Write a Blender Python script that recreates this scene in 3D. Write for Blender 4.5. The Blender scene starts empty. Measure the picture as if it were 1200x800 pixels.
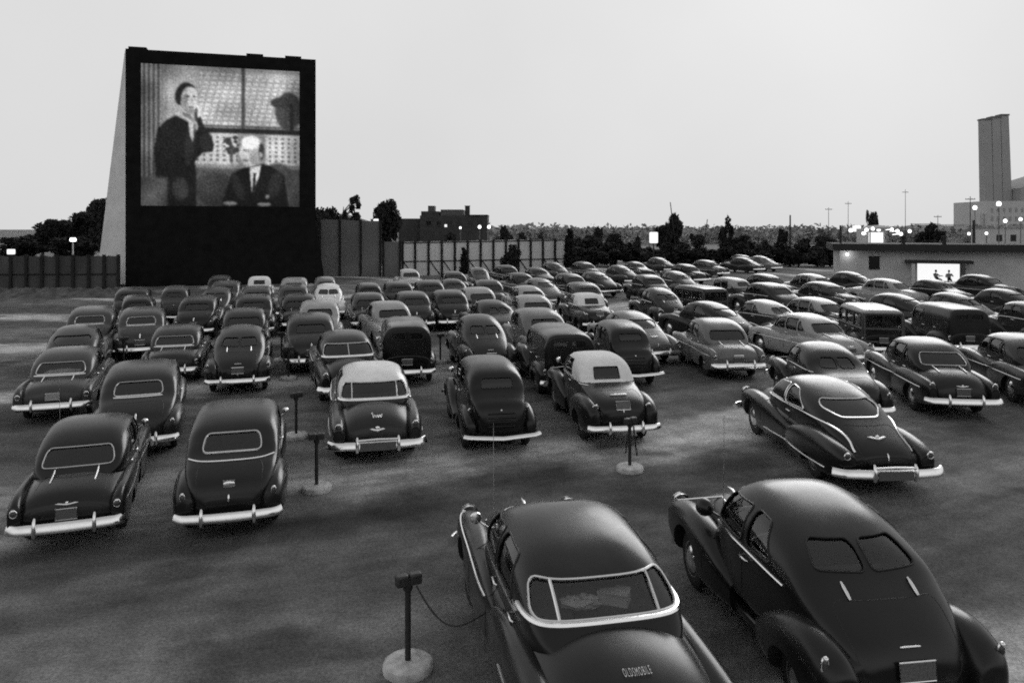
import bpy, bmesh, math, random
import numpy as np
from mathutils import Vector, Matrix
from mathutils.bvhtree import BVHTree

rnd = random.Random(7)
scene = bpy.context.scene
C = scene.collection
PI = math.pi
F_PX, EYE, HZ, CX = 900.0, 4.95, 268.0, 600.0      # the lens of the photograph (pixels of a 1200 wide frame)

# ------------------------------------------------------------------ terrain
DK = F_PX / 1150.0
def smooth(a, b, x):
    t = min(1.0, max(0.0, (x - a) / (b - a)))
    return t * t * (3 - 2 * t)

def gz(x, y):
    """height of the ground: the lot is level, with the faintest swell"""
    return 0.02 * math.sin(x * 0.11 + 1.0) * math.sin(y * 0.07)

def ray_point(px, py, h):
    """where the line of sight through a pixel is h metres above the ground"""
    lo, hi = 4.0, 170.0
    for _ in range(60):
        d = 0.5 * (lo + hi)
        x = (px - CX) / F_PX * d
        z = EYE - (py - HZ) / F_PX * d
        if z > gz(x, d) + h: lo = d
        else: hi = d
    return Vector(((px - CX) / F_PX * d, d, gz((px - CX) / F_PX * d, d)))

def at(px, py, d):
    d = d * DK
    return Vector(((px - CX) / F_PX * d, d, EYE - (py - HZ) / F_PX * d))

# ------------------------------------------------------------------ materials
def new_mat(name):
    m = bpy.data.materials.new(name); m.use_nodes = True
    nt = m.node_tree
    return m, nt, nt.nodes['Principled BSDF']

def g4(v): return (v, v, v, 1)

def noisy(name, base, amount, scale, rough=0.6, metallic=0.0, coat=0.0, bump=0.0, detail=6, rvar=0.0, stretch=None, spec=0.5, sheen=0.0):
    m, nt, b = new_mat(name)
    tc = nt.nodes.new('ShaderNodeTexCoord')
    n = nt.nodes.new('ShaderNodeTexNoise'); n.inputs['Scale'].default_value = scale; n.inputs['Detail'].default_value = detail
    src = tc.outputs['Object']
    if stretch:
        mp = nt.nodes.new('ShaderNodeMapping'); mp.inputs['Scale'].default_value = stretch
        nt.links.new(src, mp.inputs['Vector']); src = mp.outputs['Vector']
    nt.links.new(src, n.inputs['Vector'])
    r = nt.nodes.new('ShaderNodeMapRange')
    r.inputs['From Min'].default_value = 0.3; r.inputs['From Max'].default_value = 0.7
    r.inputs['To Min'].default_value = max(0.002, base * (1 - amount)); r.inputs['To Max'].default_value = base * (1 + amount)
    nt.links.new(n.outputs['Fac'], r.inputs['Value'])
    nt.links.new(r.outputs['Result'], b.inputs['Base Color'])
    b.inputs['Roughness'].default_value = rough; b.inputs['Metallic'].default_value = metallic
    b.inputs['Coat Weight'].default_value = coat; b.inputs['Coat Roughness'].default_value = 0.12
    b.inputs['Specular IOR Level'].default_value = spec
    if sheen:
        b.inputs['Sheen Weight'].default_value = sheen; b.inputs['Sheen Roughness'].default_value = 0.35
    if rvar:
        r2 = nt.nodes.new('ShaderNodeMapRange')
        r2.inputs['From Min'].default_value = 0.3; r2.inputs['From Max'].default_value = 0.7
        r2.inputs['To Min'].default_value = rough - rvar; r2.inputs['To Max'].default_value = rough + rvar
        n2 = nt.nodes.new('ShaderNodeTexNoise'); n2.inputs['Scale'].default_value = scale * 0.4; n2.inputs['Detail'].default_value = 4
        nt.links.new(src, n2.inputs['Vector'])
        nt.links.new(n2.outputs['Fac'], r2.inputs['Value']); nt.links.new(r2.outputs['Result'], b.inputs['Roughness'])
    if bump:
        bp = nt.nodes.new('ShaderNodeBump'); bp.inputs['Strength'].default_value = bump; bp.inputs['Distance'].default_value = 0.01
        nt.links.new(n.outputs['Fac'], bp.inputs['Height']); nt.links.new(bp.outputs['Normal'], b.inputs['Normal'])
    return m

def emit(name, v, strength):
    m, nt, b = new_mat(name)
    b.inputs['Base Color'].default_value = g4(0.6)
    b.inputs['Emission Color'].default_value = g4(v); b.inputs['Emission Strength'].default_value = strength
    return m

def glass_mat(name, tint, gloss_rough=0.08):
    m = bpy.data.materials.new(name); m.use_nodes = True
    nt = m.node_tree; nt.nodes.remove(nt.nodes['Principled BSDF'])
    out = nt.nodes['Material Output']
    t = nt.nodes.new('ShaderNodeBsdfTransparent'); t.inputs['Color'].default_value = g4(tint)
    g = nt.nodes.new('ShaderNodeBsdfGlossy'); g.inputs['Roughness'].default_value = gloss_rough; g.inputs['Color'].default_value = g4(0.9)
    f = nt.nodes.new('ShaderNodeFresnel'); f.inputs['IOR'].default_value = 1.75
    mx = nt.nodes.new('ShaderNodeMixShader')
    nt.links.new(f.outputs['Fac'], mx.inputs['Fac']); nt.links.new(t.outputs['BSDF'], mx.inputs[1]); nt.links.new(g.outputs['BSDF'], mx.inputs[2])
    nt.links.new(mx.outputs['Shader'], out.inputs['Surface'])
    return m

PAINT = {}
for nm, v in dict(black=0.005, dark=0.009, charcoal=0.018, mid=0.045, grey=0.14, light=0.32, pale=0.45, white=0.8).items():
    PAINT[nm] = noisy('paint_' + nm, v, 0.12, 3.0, rough=0.26, coat=0.0, rvar=0.11, spec=0.42, sheen=0.08)
M_CHROME = noisy('chrome', 0.93, 0.03, 9.0, rough=0.17, metallic=1.0, rvar=0.05)
M_TIRE = noisy('tyre_rubber', 0.018, 0.3, 14.0, rough=0.8)
M_GLASS = glass_mat('car_glass', 0.22)
M_GLASS_CLEAR = glass_mat('clear_car_glass', 0.88)
M_CABIN = noisy('cabin_lining', 0.05, 0.25, 12.0, rough=0.9)
M_SEAT = noisy('seat_cloth', 0.07, 0.3, 25.0, rough=0.95)
M_CLOTHTOP = noisy('white_cloth_top', 0.8, 0.06, 10.0, rough=0.85, bump=0.1)
M_RUBBER = noisy('black_trim', 0.012, 0.2, 20.0, rough=0.55)
M_TAIL = noisy('taillight_lens', 0.06, 0.2, 20.0, rough=0.15)
M_LENS = noisy('headlamp_lens', 0.5, 0.1, 30.0, rough=0.08)
M_PLATE = noisy('plate_enamel', 0.10, 0.35, 60.0, rough=0.5)
M_PLATE_L = noisy('plate_enamel_light', 0.35, 0.3, 60.0, rough=0.5)
M_CARD = noisy('cardboard', 0.7, 0.1, 8.0, rough=0.8)
M_WOOD_LIGHT = noisy('wagon_ash_wood', 0.075, 0.25, 6.0, rough=0.5, stretch=(1, 1, 8))
M_WOOD_DARK = noisy('wagon_panel_wood', 0.04, 0.3, 6.0, rough=0.45, stretch=(1, 1, 8))

# ------------------------------------------------------------------ mesh helpers
def link(o, parent=None):
    C.objects.link(o)
    if parent is not None: o.parent = parent
    return o

def mesh_from(name, verts, faces, mats=(), smooth_angle=None, midx=None):
    me = bpy.data.meshes.new(name)
    me.from_pydata([tuple(v) for v in verts], [], faces)
    for m in mats: me.materials.append(m)
    if midx is not None:
        for p, i in zip(me.polygons, midx): p.material_index = i
    me.update()
    bm = bmesh.new(); bm.from_mesh(me)
    bmesh.ops.recalc_face_normals(bm, faces=bm.faces)
    bm.to_mesh(me); bm.free()
    if smooth_angle is not None: shade(me, smooth_angle)
    return me

def shade(me, deg):
    for p in me.polygons: p.use_smooth = True
    me.set_sharp_from_angle(angle=math.radians(deg))

def obj(name, me, parent=None):
    return link(bpy.data.objects.new(name, me), parent)

def empty(name, loc=(0, 0, 0)):
    o = bpy.data.objects.new(name, None); o.location = loc
    return link(o)

def tag(o, label=None, cat=None, group=None, kind=None):
    if label: o['label'] = label
    if cat: o['category'] = cat
    if group: o['group'] = group
    if kind: o['kind'] = kind
    return o

class MB:
    """collects shapes into one mesh"""
    def __init__(s): s.v, s.f, s.m = [], [], []
    def add(s, verts, faces, mi=0):
        b = len(s.v); s.v += [Vector(v) for v in verts]
        s.f += [tuple(i + b for i in f) for f in faces]; s.m += [mi] * len(faces)
    def box(s, c, size, rz=0.0, mi=0, M=None):
        cx, cy, cz = c; a, b, h = size[0] / 2, size[1] / 2, size[2] / 2
        R = M if M is not None else Matrix.Rotation(rz, 3, 'Z')
        vs = [Vector(c) + R @ Vector((sx * a, sy * b, sz * h)) for sz in (-1, 1) for sx, sy in ((-1, -1), (1, -1), (1, 1), (-1, 1))]
        s.add(vs, [(3, 2, 1, 0), (4, 5, 6, 7), (0, 1, 5, 4), (1, 2, 6, 5), (2, 3, 7, 6), (3, 0, 4, 7)], mi)
    def lathe(s, prof, n=20, c=(0, 0, 0), axis='Z', mi=0):
        vs, fs = [], []
        for r, h in prof:
            for k in range(n):
                a = 2 * PI * k / n
                if axis == 'Z': p = (r * math.cos(a), r * math.sin(a), h)
                elif axis == 'X': p = (h, r * math.cos(a), r * math.sin(a))
                else: p = (r * math.cos(a), h, r * math.sin(a))
                vs.append(Vector(c) + Vector(p))
        m = len(prof)
        for i in range(m - 1):
            for k in range(n):
                fs.append((i * n + k, i * n + (k + 1) % n, (i + 1) * n + (k + 1) % n, (i + 1) * n + k))
        fs.append(tuple(range(n))[::-1]); fs.append(tuple((m - 1) * n + k for k in range(n)))
        s.add(vs, fs, mi)
    def tube(s, pts, r, n=8, closed=False, mi=0):
        pts = [Vector(p) for p in pts]; N = len(pts)
        if N < 2: return
        rad = r if isinstance(r, (list, tuple)) else [r] * N
        vs, fs = [], []
        up = None
        for i in range(N):
            if closed: t = pts[(i + 1) % N] - pts[i - 1]
            else: t = pts[min(i + 1, N - 1)] - pts[max(i - 1, 0)]
            if t.length < 1e-9: t = Vector((0, 0, 1))
            t.normalize()
            if up is None:
                up = Vector((0, 0, 1)) if abs(t.z) < 0.9 else Vector((1, 0, 0))
            a = t.cross(up)
            if a.length < 1e-6: a = t.cross(Vector((0.3, 1, 0.2)))
            a.normalize(); up = a.cross(t).normalized()
            for k in range(n):
                q = 2 * PI * k / n
                vs.append(pts[i] + (a * math.cos(q) + up * math.sin(q)) * rad[i])
        for i in range(N if closed else N - 1):
            j = (i + 1) % N
            for k in range(n):
                fs.append((i * n + k, i * n + (k + 1) % n, j * n + (k + 1) % n, j * n + k))
        if not closed:
            fs.append(tuple(range(n))[::-1]); fs.append(tuple((N - 1) * n + k for k in range(n)))
        s.add(vs, fs, mi)
    def ball(s, c, r, mi=0, n=12, m=8):
        if not isinstance(r, (tuple, list)): r = (r, r, r)
        vs, fs = [], []
        for i in range(1, m):
            a = PI * i / m
            for k in range(n):
                q = 2 * PI * k / n
                vs.append(Vector(c) + Vector((r[0] * math.sin(a) * math.cos(q), r[1] * math.sin(a) * math.sin(q), r[2] * math.cos(a))))
        for i in range(m - 2):
            for k in range(n):
                fs.append((i * n + k, i * n + (k + 1) % n, (i + 1) * n + (k + 1) % n, (i + 1) * n + k))
        t = len(vs); vs.append(Vector(c) + Vector((0, 0, r[2]))); vs.append(Vector(c) - Vector((0, 0, r[2])))
        for k in range(n):
            fs.append((t, (k + 1) % n, k)); b = (m - 2) * n
            fs.append((t + 1, b + k, b + (k + 1) % n))
        s.add(vs, fs, mi)
    def mesh(s, name, mats, smooth_angle=None):
        return mesh_from(name, s.v, s.f, mats, smooth_angle, s.m)
    def build(s, name, mats, parent=None, smooth_angle=40):
        if not isinstance(mats, (list, tuple)): mats = [mats]
        return obj(name, s.mesh(name, mats, smooth_angle), parent)

def spline(pts, n):
    """Catmull-Rom through tuples"""
    P = [np.array(p, float) for p in pts]
    out = []
    for i in range(len(P) - 1):
        p0 = P[i - 1] if i else 2 * P[0] - P[1]
        p1, p2 = P[i], P[i + 1]
        p3 = P[i + 2] if i + 2 < len(P) else 2 * P[-1] - P[-2]
        for k in range(n):
            t = k / n
            out.append(0.5 * (2 * p1 + (p2 - p0) * t + (2 * p0 - 5 * p1 + 4 * p2 - p3) * t * t + (3 * p1 - p0 - 3 * p2 + p3) * t ** 3))
    out.append(P[-1])
    return out

def ring(y, xc, hw, zb, zm, zt, nt, nb, n=40):
    hw = max(hw, 0.01); zt = max(zt, zm + 0.004); zb = min(zb, zm - 0.004)
    r = []
    for k in range(n):
        a = 2 * PI * k / n
        c, s = math.cos(a), math.sin(a)
        e = nt if s >= 0 else nb
        x = hw * math.copysign(abs(c) ** (2 / e), c)
        z = zm + (zt - zm) * abs(s) ** (2 / e) if s >= 0 else zm - (zm - zb) * abs(s) ** (2 / e)
        r.append(Vector((xc + x, y, z)))
    return r

def loft(rings):
    vs, fs = [], []
    n = len(rings[0])
    for r in rings: vs += r
    for i in range(len(rings) - 1):
        for k in range(n):
            fs.append((i * n + k, i * n + (k + 1) % n, (i + 1) * n + (k + 1) % n, (i + 1) * n + k))
    fs.append(tuple(range(n))[::-1]); fs.append(tuple((len(rings) - 1) * n + k for k in range(n)))
    return vs, fs

def bvh_of(*vf):
    V, Fc = [], []
    for v, f in vf:
        b = len(V); V += [Vector(p) for p in v]; Fc += [tuple(i + b for i in q) for q in f]
    return BVHTree.FromPolygons(V, Fc)

def boolean(me, cutter):
    """me minus cutter, both meshes"""
    a = obj('tmp', me); b = obj('tmp', cutter)
    m = a.modifiers.new('b', 'BOOLEAN'); m.operation = 'DIFFERENCE'; m.solver = 'EXACT'; m.object = b
    dg = bpy.context.evaluated_depsgraph_get(); dg.update()
    res = bpy.data.meshes.new_from_object(a.evaluated_get(dg), depsgraph=dg)
    bpy.data.objects.remove(a); bpy.data.objects.remove(b)
    return res

def round_poly(pts, r, n=5):
    """corner-rounded polygon in 2-D"""
    out = []; N = len(pts)
    for i in range(N):
        p0, p1, p2 = Vector(pts[i - 1]), Vector(pts[i]), Vector(pts[(i + 1) % N])
        a, b = (p0 - p1), (p2 - p1)
        rr = min(r, a.length * 0.48, b.length * 0.48)
        s, e = p1 + a.normalized() * rr, p1 + b.normalized() * rr
        for k in range(n + 1):
            t = k / n
            out.append((1 - t) ** 2 * s + 2 * t * (1 - t) * p1 + t * t * e)
    # resample evenly so long edges follow curved panels
    res = []
    for i in range(len(out)):
        a, b = out[i], out[(i + 1) % len(out)]
        m = max(1, int((b - a).length / 0.06))
        for k in range(m): res.append(a.lerp(b, k / m))
    return res
# ------------------------------------------------------------------ the car builder
def make_car(S):
    """builds one car from a description S (metres, y counted from the tail); returns its root"""
    L = S['L']; oy = -L / 2
    root = empty('parked_car')
    paint, roof = PAINT['dark'], PAINT['dark']
    def lift(pts, n=6):
        return [tuple(p) for p in spline(pts, n)]
    def shift(v): return [Vector((p.x, p.y + oy, p.z)) for p in v]
    # surfaces
    bp = [(p[0], p[1], max(.20, p[2] - .07)) + tuple(p[3:]) for p in lift(S['body'])]
    bv, bf = loft([ring(p[0], 0, p[1], p[2], p[3], p[4], S.get('bnt', 2.8), S.get('bnb', 4), 48) for p in bp])
    cp = lift(S['cabin'], 7)
    cv, cf = loft([ring(p[0], 0, p[1], p[2], p[3], p[4], S.get('cnt', 3.0), 8, 56) for p in cp])
    bv, cv = shift(bv), shift(cv)
    def fender(pts, side):
        v, f = loft([ring(p[0], side * p[1], p[2], p[3], p[4], p[5], S.get('fnt', 2.3), 3.2, 36) for p in [(q[0], q[1], q[2], max(.21, q[3] - .05)) + tuple(q[4:]) for q in lift(pts)]])
        return shift(v), f
    fend = {}
    for key in ('ff', 'rf'):
        for s in (-1, 1): fend[key, s] = fender(S[key], s)
    cab = bvh_of((cv, cf))
    allb = bvh_of((cv, cf), (bv, bf), *fend.values())
    def back(x, z, bvh=cab):
        loc, no, _, _ = bvh.ray_cast(Vector((x, oy - 1.0, z)), Vector((0, 1, 0)))
        if loc is None:
            loc, no, _, _ = bvh.find_nearest(Vector((x, oy + 0.6, z)))
        return loc, (no if no.y < 0 else -no)
    def front(x, z, bvh=cab):
        loc, no, _, _ = bvh.ray_cast(Vector((x, -oy + 1.0, z)), Vector((0, -1, 0)))
        if loc is None:
            loc, no, _, _ = bvh.find_nearest(Vector((x, oy + 3.3, z)))
        return loc, (no if no.y > 0 else -no)
    def flank(y, z, s, bvh=cab):
        loc, no, _, _ = bvh.ray_cast(Vector((s * 2.0, y + oy, z)), Vector((-s, 0, 0)))
        if loc is None:
            loc, no, _, _ = bvh.find_nearest(Vector((s * 0.8, y + oy, z)))
        return loc, (no if no.x * s > 0 else -no)
    # openings: (outline points on the surface with normals, kind)
    opens = []
    W = S.get('rw')
    for w in ([] if W is None else W['panes']):
        pts = round_poly(w, W.get('r', 0.08))
        opens.append(('rear_window', [back(p.x, p.y) for p in pts], W, pts, back))
    for poly in S.get('sw', []):
        for s in (-1, 1):
            pts = round_poly(poly, S.get('swr', 0.07))
            fn = (lambda a, b, s=s: flank(a, b, s))
            opens.append(('side_window', [fn(p.x, p.y) for p in pts], S.get('swf', {}), pts, fn, s))
    if S.get('ws'):
        pts = round_poly(S['ws'], 0.06)
        opens.append(('windshield', [front(p.x, p.y) for p in pts], dict(frame=0.012), pts, front))
    # hollow the cabin and cut the openings
    me = mesh_from('cabin', cv, cf, (paint, M_CABIN, roof))
    y0, y1 = S['cav']
    rings = []
    for p in lift(S['cabin'], 5):
        if p[0] < y0 or p[0] > y1: continue
        zt = p[4] - 0.05
        if zt < S['cz'] + 0.06: continue
        rings.append(ring(p[0] + oy, 0, p[1] - 0.055, S['cz'], max(p[3], S['cz'] + 0.02) if zt > p[3] else (S['cz'] + zt) / 2, zt, S.get('cnt', 3.0), 8, 40))
    iv, if_ = loft(rings)
    inner = mesh_from('hollow', iv, if_, (paint, M_CABIN), midx=[1] * len(if_))
    me = boolean(me, inner)
    base = me
    for attempt in range(6):
        jit = 0.0131 * attempt; cut = MB()
        for o in opens:
            pr = o[1]; n = len(pr)
            if o[0] == 'rear_window':
                deep = max(q[0].y for q in pr) + 0.22 + jit
                A = [Vector((q[0].x, oy - 0.6, q[0].z)) for q in pr]; B = [Vector((q[0].x, deep, q[0].z)) for q in pr]
            elif o[0] == 'windshield':
                deep = min(q[0].y for q in pr) - 0.22 - jit
                A = [Vector((q[0].x, -oy + 0.6, q[0].z)) for q in pr]; B = [Vector((q[0].x, deep, q[0].z)) for q in pr]
            else:
                s = o[5]; deep = min(abs(q[0].x) for q in pr) - 0.16 - jit
                A = [Vector((s * 1.4, q[0].y, q[0].z)) for q in pr]; B = [Vector((s * deep, q[0].y, q[0].z)) for q in pr]
            cx = sum((v for v in A), Vector()) / n; cb = sum((v for v in B), Vector()) / n; k = 1 - 0.004 * attempt
            A = [cx + (v - cx) * k for v in A]; B = [cb + (v - cb) * k for v in B]
            cut.add(A + B, [tuple(range(n)), tuple(range(2 * n - 1, n - 1, -1))] + [(i, (i + 1) % n, n + (i + 1) % n, n + i) for i in range(n)], 0)
        if not opens: break
        me = boolean(base.copy(), cut.mesh('cut', (paint,)))
        bmt = bmesh.new(); bmt.from_mesh(me); tst = BVHTree.FromBMesh(bmt); bmt.free()
        bad = len(me.polygons) < 200
        for o in opens:
            c = sum((q[0] for q in o[1]), Vector()) / len(o[1])
            dr = Vector((0, 1, 0)) if o[0] == 'rear_window' else Vector((0, -1, 0)) if o[0] == 'windshield' else Vector((-o[5], 0, 0))
            h = tst.ray_cast(c - dr * 1.2, dr, 1.22)
            if h[0] is not None: bad = True
        if not bad: break
    else: print('WINDOWS NOT CUT', S['L'], S['crest'])
    rl = S.get('roofline')
    for p in me.polygons:
        if p.material_index == 0 and rl is not None and p.center.z > rl: p.material_index = 2
    shade(me, 38); me.name = 'cabin'
    while len(me.materials) < 3: me.materials.append(roof)
    me.materials[0] = paint; me.materials[1] = M_CABIN; me.materials[2] = S.get('roofmat') or roof
    cabin = obj('cabin', me, root)
    # body and fenders with the wheel openings cut
    wr = S.get('wr', 0.36)
    cyl = MB()
    for wy in S['wy']:
        for s in (-1, 1):
            prof = [(wr + 0.065, 0.50 * s), (wr + 0.065, 1.3 * s)]
            cyl.lathe(prof, 28, (0, wy + oy, wr - (S.get('skirt', 0.13) if wy < L / 2 else 0)), 'X')
    cylm = cyl.mesh('cut', (M_RUBBER,), None)
    for p in cylm.polygons: p.material_index = 0
    def carve(nm, v, f):
        m = mesh_from(nm, v, f, (paint, M_RUBBER))
        c2 = cylm.copy()
        if len(c2.materials) < 2: c2.materials.clear(); c2.materials.append(paint); c2.materials.append(M_RUBBER)
        for p in c2.polygons: p.material_index = 1
        r = boolean(m, c2); shade(r, 35); r.name = nm
        while len(r.materials) < 2: r.materials.append(M_RUBBER)
        r.materials[0] = paint; r.materials[1] = M_RUBBER
        return obj(nm, r, root)
    body = carve('body', bv, bf)
    for (key, s), (v, f) in fend.items():
        carve('front_fender' if key == 'ff' else 'rear_fender', v, f)
    # panes, frames and bars
    for o in opens:
        name, pr, W, pts, fn = o[0], o[1], o[2], o[3], o[4]
        cx = sum(p.x for p in pts) / len(pts); cz = sum(p.y for p in pts) / len(pts)
        vs, fs = [], []; n = len(pts); K = 4
        for k in range(1, K + 1):
            for p in pts:
                q, no = fn(cx + (p.x - cx) * k / K * 1.01, cz + (p.y - cz) * k / K * 1.01)
                vs.append(q - no * 0.014)
        q, no = fn(cx, cz); vs.append(q - no * 0.014); c = len(vs) - 1
        for i in range(n): fs.append((c, i, (i + 1) % n))
        for k in range(K - 1):
            for i in range(n): fs.append((k * n + i, k * n + (i + 1) % n, (k + 1) * n + (i + 1) % n, (k + 1) * n + i))
        pane = obj(name, mesh_from(name, vs, fs, (M_GLASS_CLEAR if S.get('clear') else M_GLASS,), 60), root)
        fr = W.get('frame', 0)
        mb = MB()
        mb.tube([q + no * 0.003 for q, no in pr], fr or 0.011, 6, True)
        for bx in W.get('bars', []):
            zs = [p.y for p in pts if abs(p.x - bx) < 0.08]
            if not zs: continue
            mb.tube([(lambda a: a[0] + a[1] * 0.004)(fn(bx, min(zs) + (max(zs) - min(zs)) * t / 6)) for t in range(7)], W.get('barr', 0.014), 6)
        mb.build('window_frame', M_CHROME if fr else M_RUBBER, pane)
    # mouldings
    for t in S.get('trims', []):
        for s in (-1, 1):
            sp = [tuple(p) for p in spline(t['pts'], 8)]
            MBt = MB(); MBt.tube([(lambda a: a[0] + a[1] * 0.002)(flank(p[0], p[1], s, cab if t.get('cab') else allb)) for p in sp], t.get('r', 0.012), 6)
            MBt.build('chrome_moulding', M_CHROME, root)
    for t in S.get('backtrims', []):
        sp = [tuple(p) for p in spline(t['pts'], 8)]
        MBt = MB(); MBt.tube([(lambda a: a[0] + a[1] * 0.002)(back(p[0], p[1], cab)) for p in sp], t.get('r', 0.012), 6)
        MBt.build('chrome_moulding', M_CHROME, root)
    # shut lines of the doors and the trunk lid
    for t in S.get('seams', []):
        for s in (-1, 1):
            q = MB(); q.tube([(lambda a: a[0] - a[1] * 0.001)(flank(p[0], p[1], s, allb)) for p in spline(t, 6)], .0055, 5); q.build('door_seam', M_RUBBER, root)
    if S.get('lid'):
        q = MB(); q.tube([(lambda a: a[0] - a[1] * 0.001)(back(p.x, p.y, allb)) for p in round_poly(S['lid'], .12)], .0055, 5, True); q.build('trunk_seam', M_RUBBER, root)
    # bumpers
    def bumper(name, B, ysign):
        w, z, h = B['w'], B['z'], B['h']
        sec = [(0.0, -0.5), (0.034, -0.46), (0.050, -0.36), (0.050, -0.20), (0.042, 0.02), (0.028, 0.26), (0.010, 0.46), (0.0, 0.5), (-0.018, 0.46), (-0.018, -0.46)]
        vs, fs = [], []; N = 25; K = len(sec)
        y_end = (0.0 if ysign < 0 else L) + oy + ysign * B.get('out', 0.10)
        for i in range(N):
            u = -1 + 2 * i / (N - 1)
            a = abs(u)
            wrap = B.get('bow', 0.10) * a ** 2 + B.get('wrap', 0.12) * max(0, (a - 0.82) / 0.18) ** 2
            vee = B.get('vee', 0) * (1 - a)
            hh = h * (1 - B.get('taper', 0.1) * a)
            x = u * w / 2
            y = y_end - ysign * wrap
            ny = Vector((u * (0.2 + 0.6 * max(0, (a - 0.82) / 0.18)), 1 * ysign, 0)).normalized()
            for o_, q in sec:
                vs.append(Vector((x, y, z - vee)) + ny * o_ * (1.0 if h < 0.16 else 1.3) + Vector((0, 0, q * hh)))
        for i in range(N - 1):
            for k in range(K):
                fs.append((i * K + k, i * K + (k + 1) % K, (i + 1) * K + (k + 1) % K, (i + 1) * K + k))
        fs.append(tuple(range(K))); fs.append(tuple((N - 1) * K + k for k in range(K))[::-1])
        b = obj(name, mesh_from(name, vs, fs, (M_CHROME,), 50), root)
        for gx in B.get('guards', []):
            g = MB()
            yy = y_end - ysign * B.get('bow', 0.1) * (gx / (w / 2)) ** 2 + ysign * 0.05
            g.tube([(gx, yy, z - h * 0.62), (gx, yy + ysign * 0.02, z - h * 0.2), (gx, yy + ysign * 0.022, z + h * 0.3), (gx, yy, z + h * 0.75), (gx, yy - ysign * 0.03, z + h * 1.05)], [0.03, 0.036, 0.036, 0.03, 0.016], 10)
            g.build('bumper_guard', M_CHROME, b, 60)
        for bx in (-0.4, 0.4):
            br = MB(); br.tube([(bx, y_end - ysign * 0.02, z), (bx, y_end - ysign * 0.35, z)], 0.022, 6)
            br.build('bumper_bracket', M_RUBBER, b)
        if B.get('bridge'):
            g = MB(); x = B['bridge']
            g.tube([(-x, y_end + ysign * 0.05, z + h * 0.72), (0, y_end + ysign * 0.06, z + h * 0.8), (x, y_end + ysign * 0.05, z + h * 0.72)], 0.022, 8)
            g.build('bumper_bridge', M_CHROME, b, 60)
            d = MB(); d.box((0, y_end + ysign * 0.062, z - 0.005), (2 * x - 0.10, 0.012, h * 0.9))
            d.build('license_plate', M_PLATE if not B.get('light_plate') else M_PLATE_L, b)
    bumper('rear_bumper', S['rb'], -1)
    bumper('front_bumper', S.get('fb', dict(S['rb'], guards=[-0.35, 0.35], bridge=None)), 1)
    # wheels
    for wy in S['wy']:
        for s in (-1, 1):
            c = (s * S.get('tx', 0.74), wy + oy, wr)
            m = MB()
            prof = [(wr * 0.60, -0.07), (wr * 0.80, -0.085), (wr * 0.97, -0.06), (wr, -0.02), (wr, 0.02), (wr * 0.97, 0.06), (wr * 0.80, 0.085), (wr * 0.60, 0.07)]
            m.lathe([(r, h * s) for r, h in prof], 28, c, 'X')
            wh = m.build('wheel', M_TIRE, root, 40)
            m = MB()
            m.lathe([(wr * 0.62, 0.0), (wr * 0.61, 0.072 * s), (wr * 0.50, 0.062 * s), (wr * 0.44, 0.085 * s), (wr * 0.2, 0.11 * s), (0.01, 0.115 * s)], 20, c, 'X')
            m.build('hubcap', M_CHROME, wh, 50)
    # lamps
    for (x, z, rx, rz) in S.get('tails', [(0.72, 0.72, 0.045, 0.06)]):
        for s in (-1, 1):
            q, no = back(s * x, z, allb)
            m = MB(); m.ball(q, (rx, 0.035, rz)); t = m.build('taillight', M_TAIL, root, 60)
            m = MB(); m.tube([q + Vector((math.cos(a) * rx * 1.1, -0.004, math.sin(a) * rz * 1.1)) for a in [2 * PI * k / 16 for k in range(16)]], 0.012, 6, True)
            m.ball(q + Vector((0, -0.02, rz * 1.1)), (rx * 0.8, 0.03, 0.022))
            m.build('lamp_rim', M_CHROME, t, 60)
    hx, hz = S.get('head', (0.66, 0.80))
    for s in (-1, 1):
        if S.get('pod'):
            px_, py_, pz_ = S['pod']; m = MB()
            m.lathe([(0.02, -0.42), (0.07, -0.34), (0.105, -0.2), (0.12, -0.05), (0.115, 0.0)], 20, (s * px_, py_ + oy, pz_), 'Y'); q = Vector((s * px_, py_ + oy, pz_))
            h = m.build('headlight', paint, root, 60)
        else:
            q, no = front(s * hx, hz, allb); m = MB()
            m.lathe([(0.13, -0.10), (0.13, 0.01), (0.10, 0.03)], 20, q, 'Y'); h = m.build('headlight', M_CHROME, root, 60)
        m = MB(); m.ball(q + Vector((0, 0.015, 0)), (0.098, 0.035, 0.098)); m.build('lens', M_LENS, h, 60)
    # grille and hood ornament
    m = MB(); gy = L + oy
    gw, gz0, gz1 = S.get('grille', (0.45, 0.45, 0.72))
    for k in range(6):
        z = gz0 + (gz1 - gz0) * k / 5
        pts = []
        for j in range(9):
            x = gw * (j / 4 - 1); q, no = front(x, z, allb); pts.append(q + no * 0.006)
        m.tube(pts, 0.014, 6)
    m.build('grille', M_CHROME, root, 60)
    q = allb.ray_cast(Vector((0, L + oy - 0.42, 3)), Vector((0, 0, -1)))[0]
    if q is not None:
        m = MB(); m.tube([q + Vector((0, -0.18, 0.005)), q + Vector((0, 0.0, 0.035)), q + Vector((0, 0.16, 0.03))], [0.01, 0.02, 0.008], 8); m.build('hood_ornament', M_CHROME, root, 60)
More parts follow.
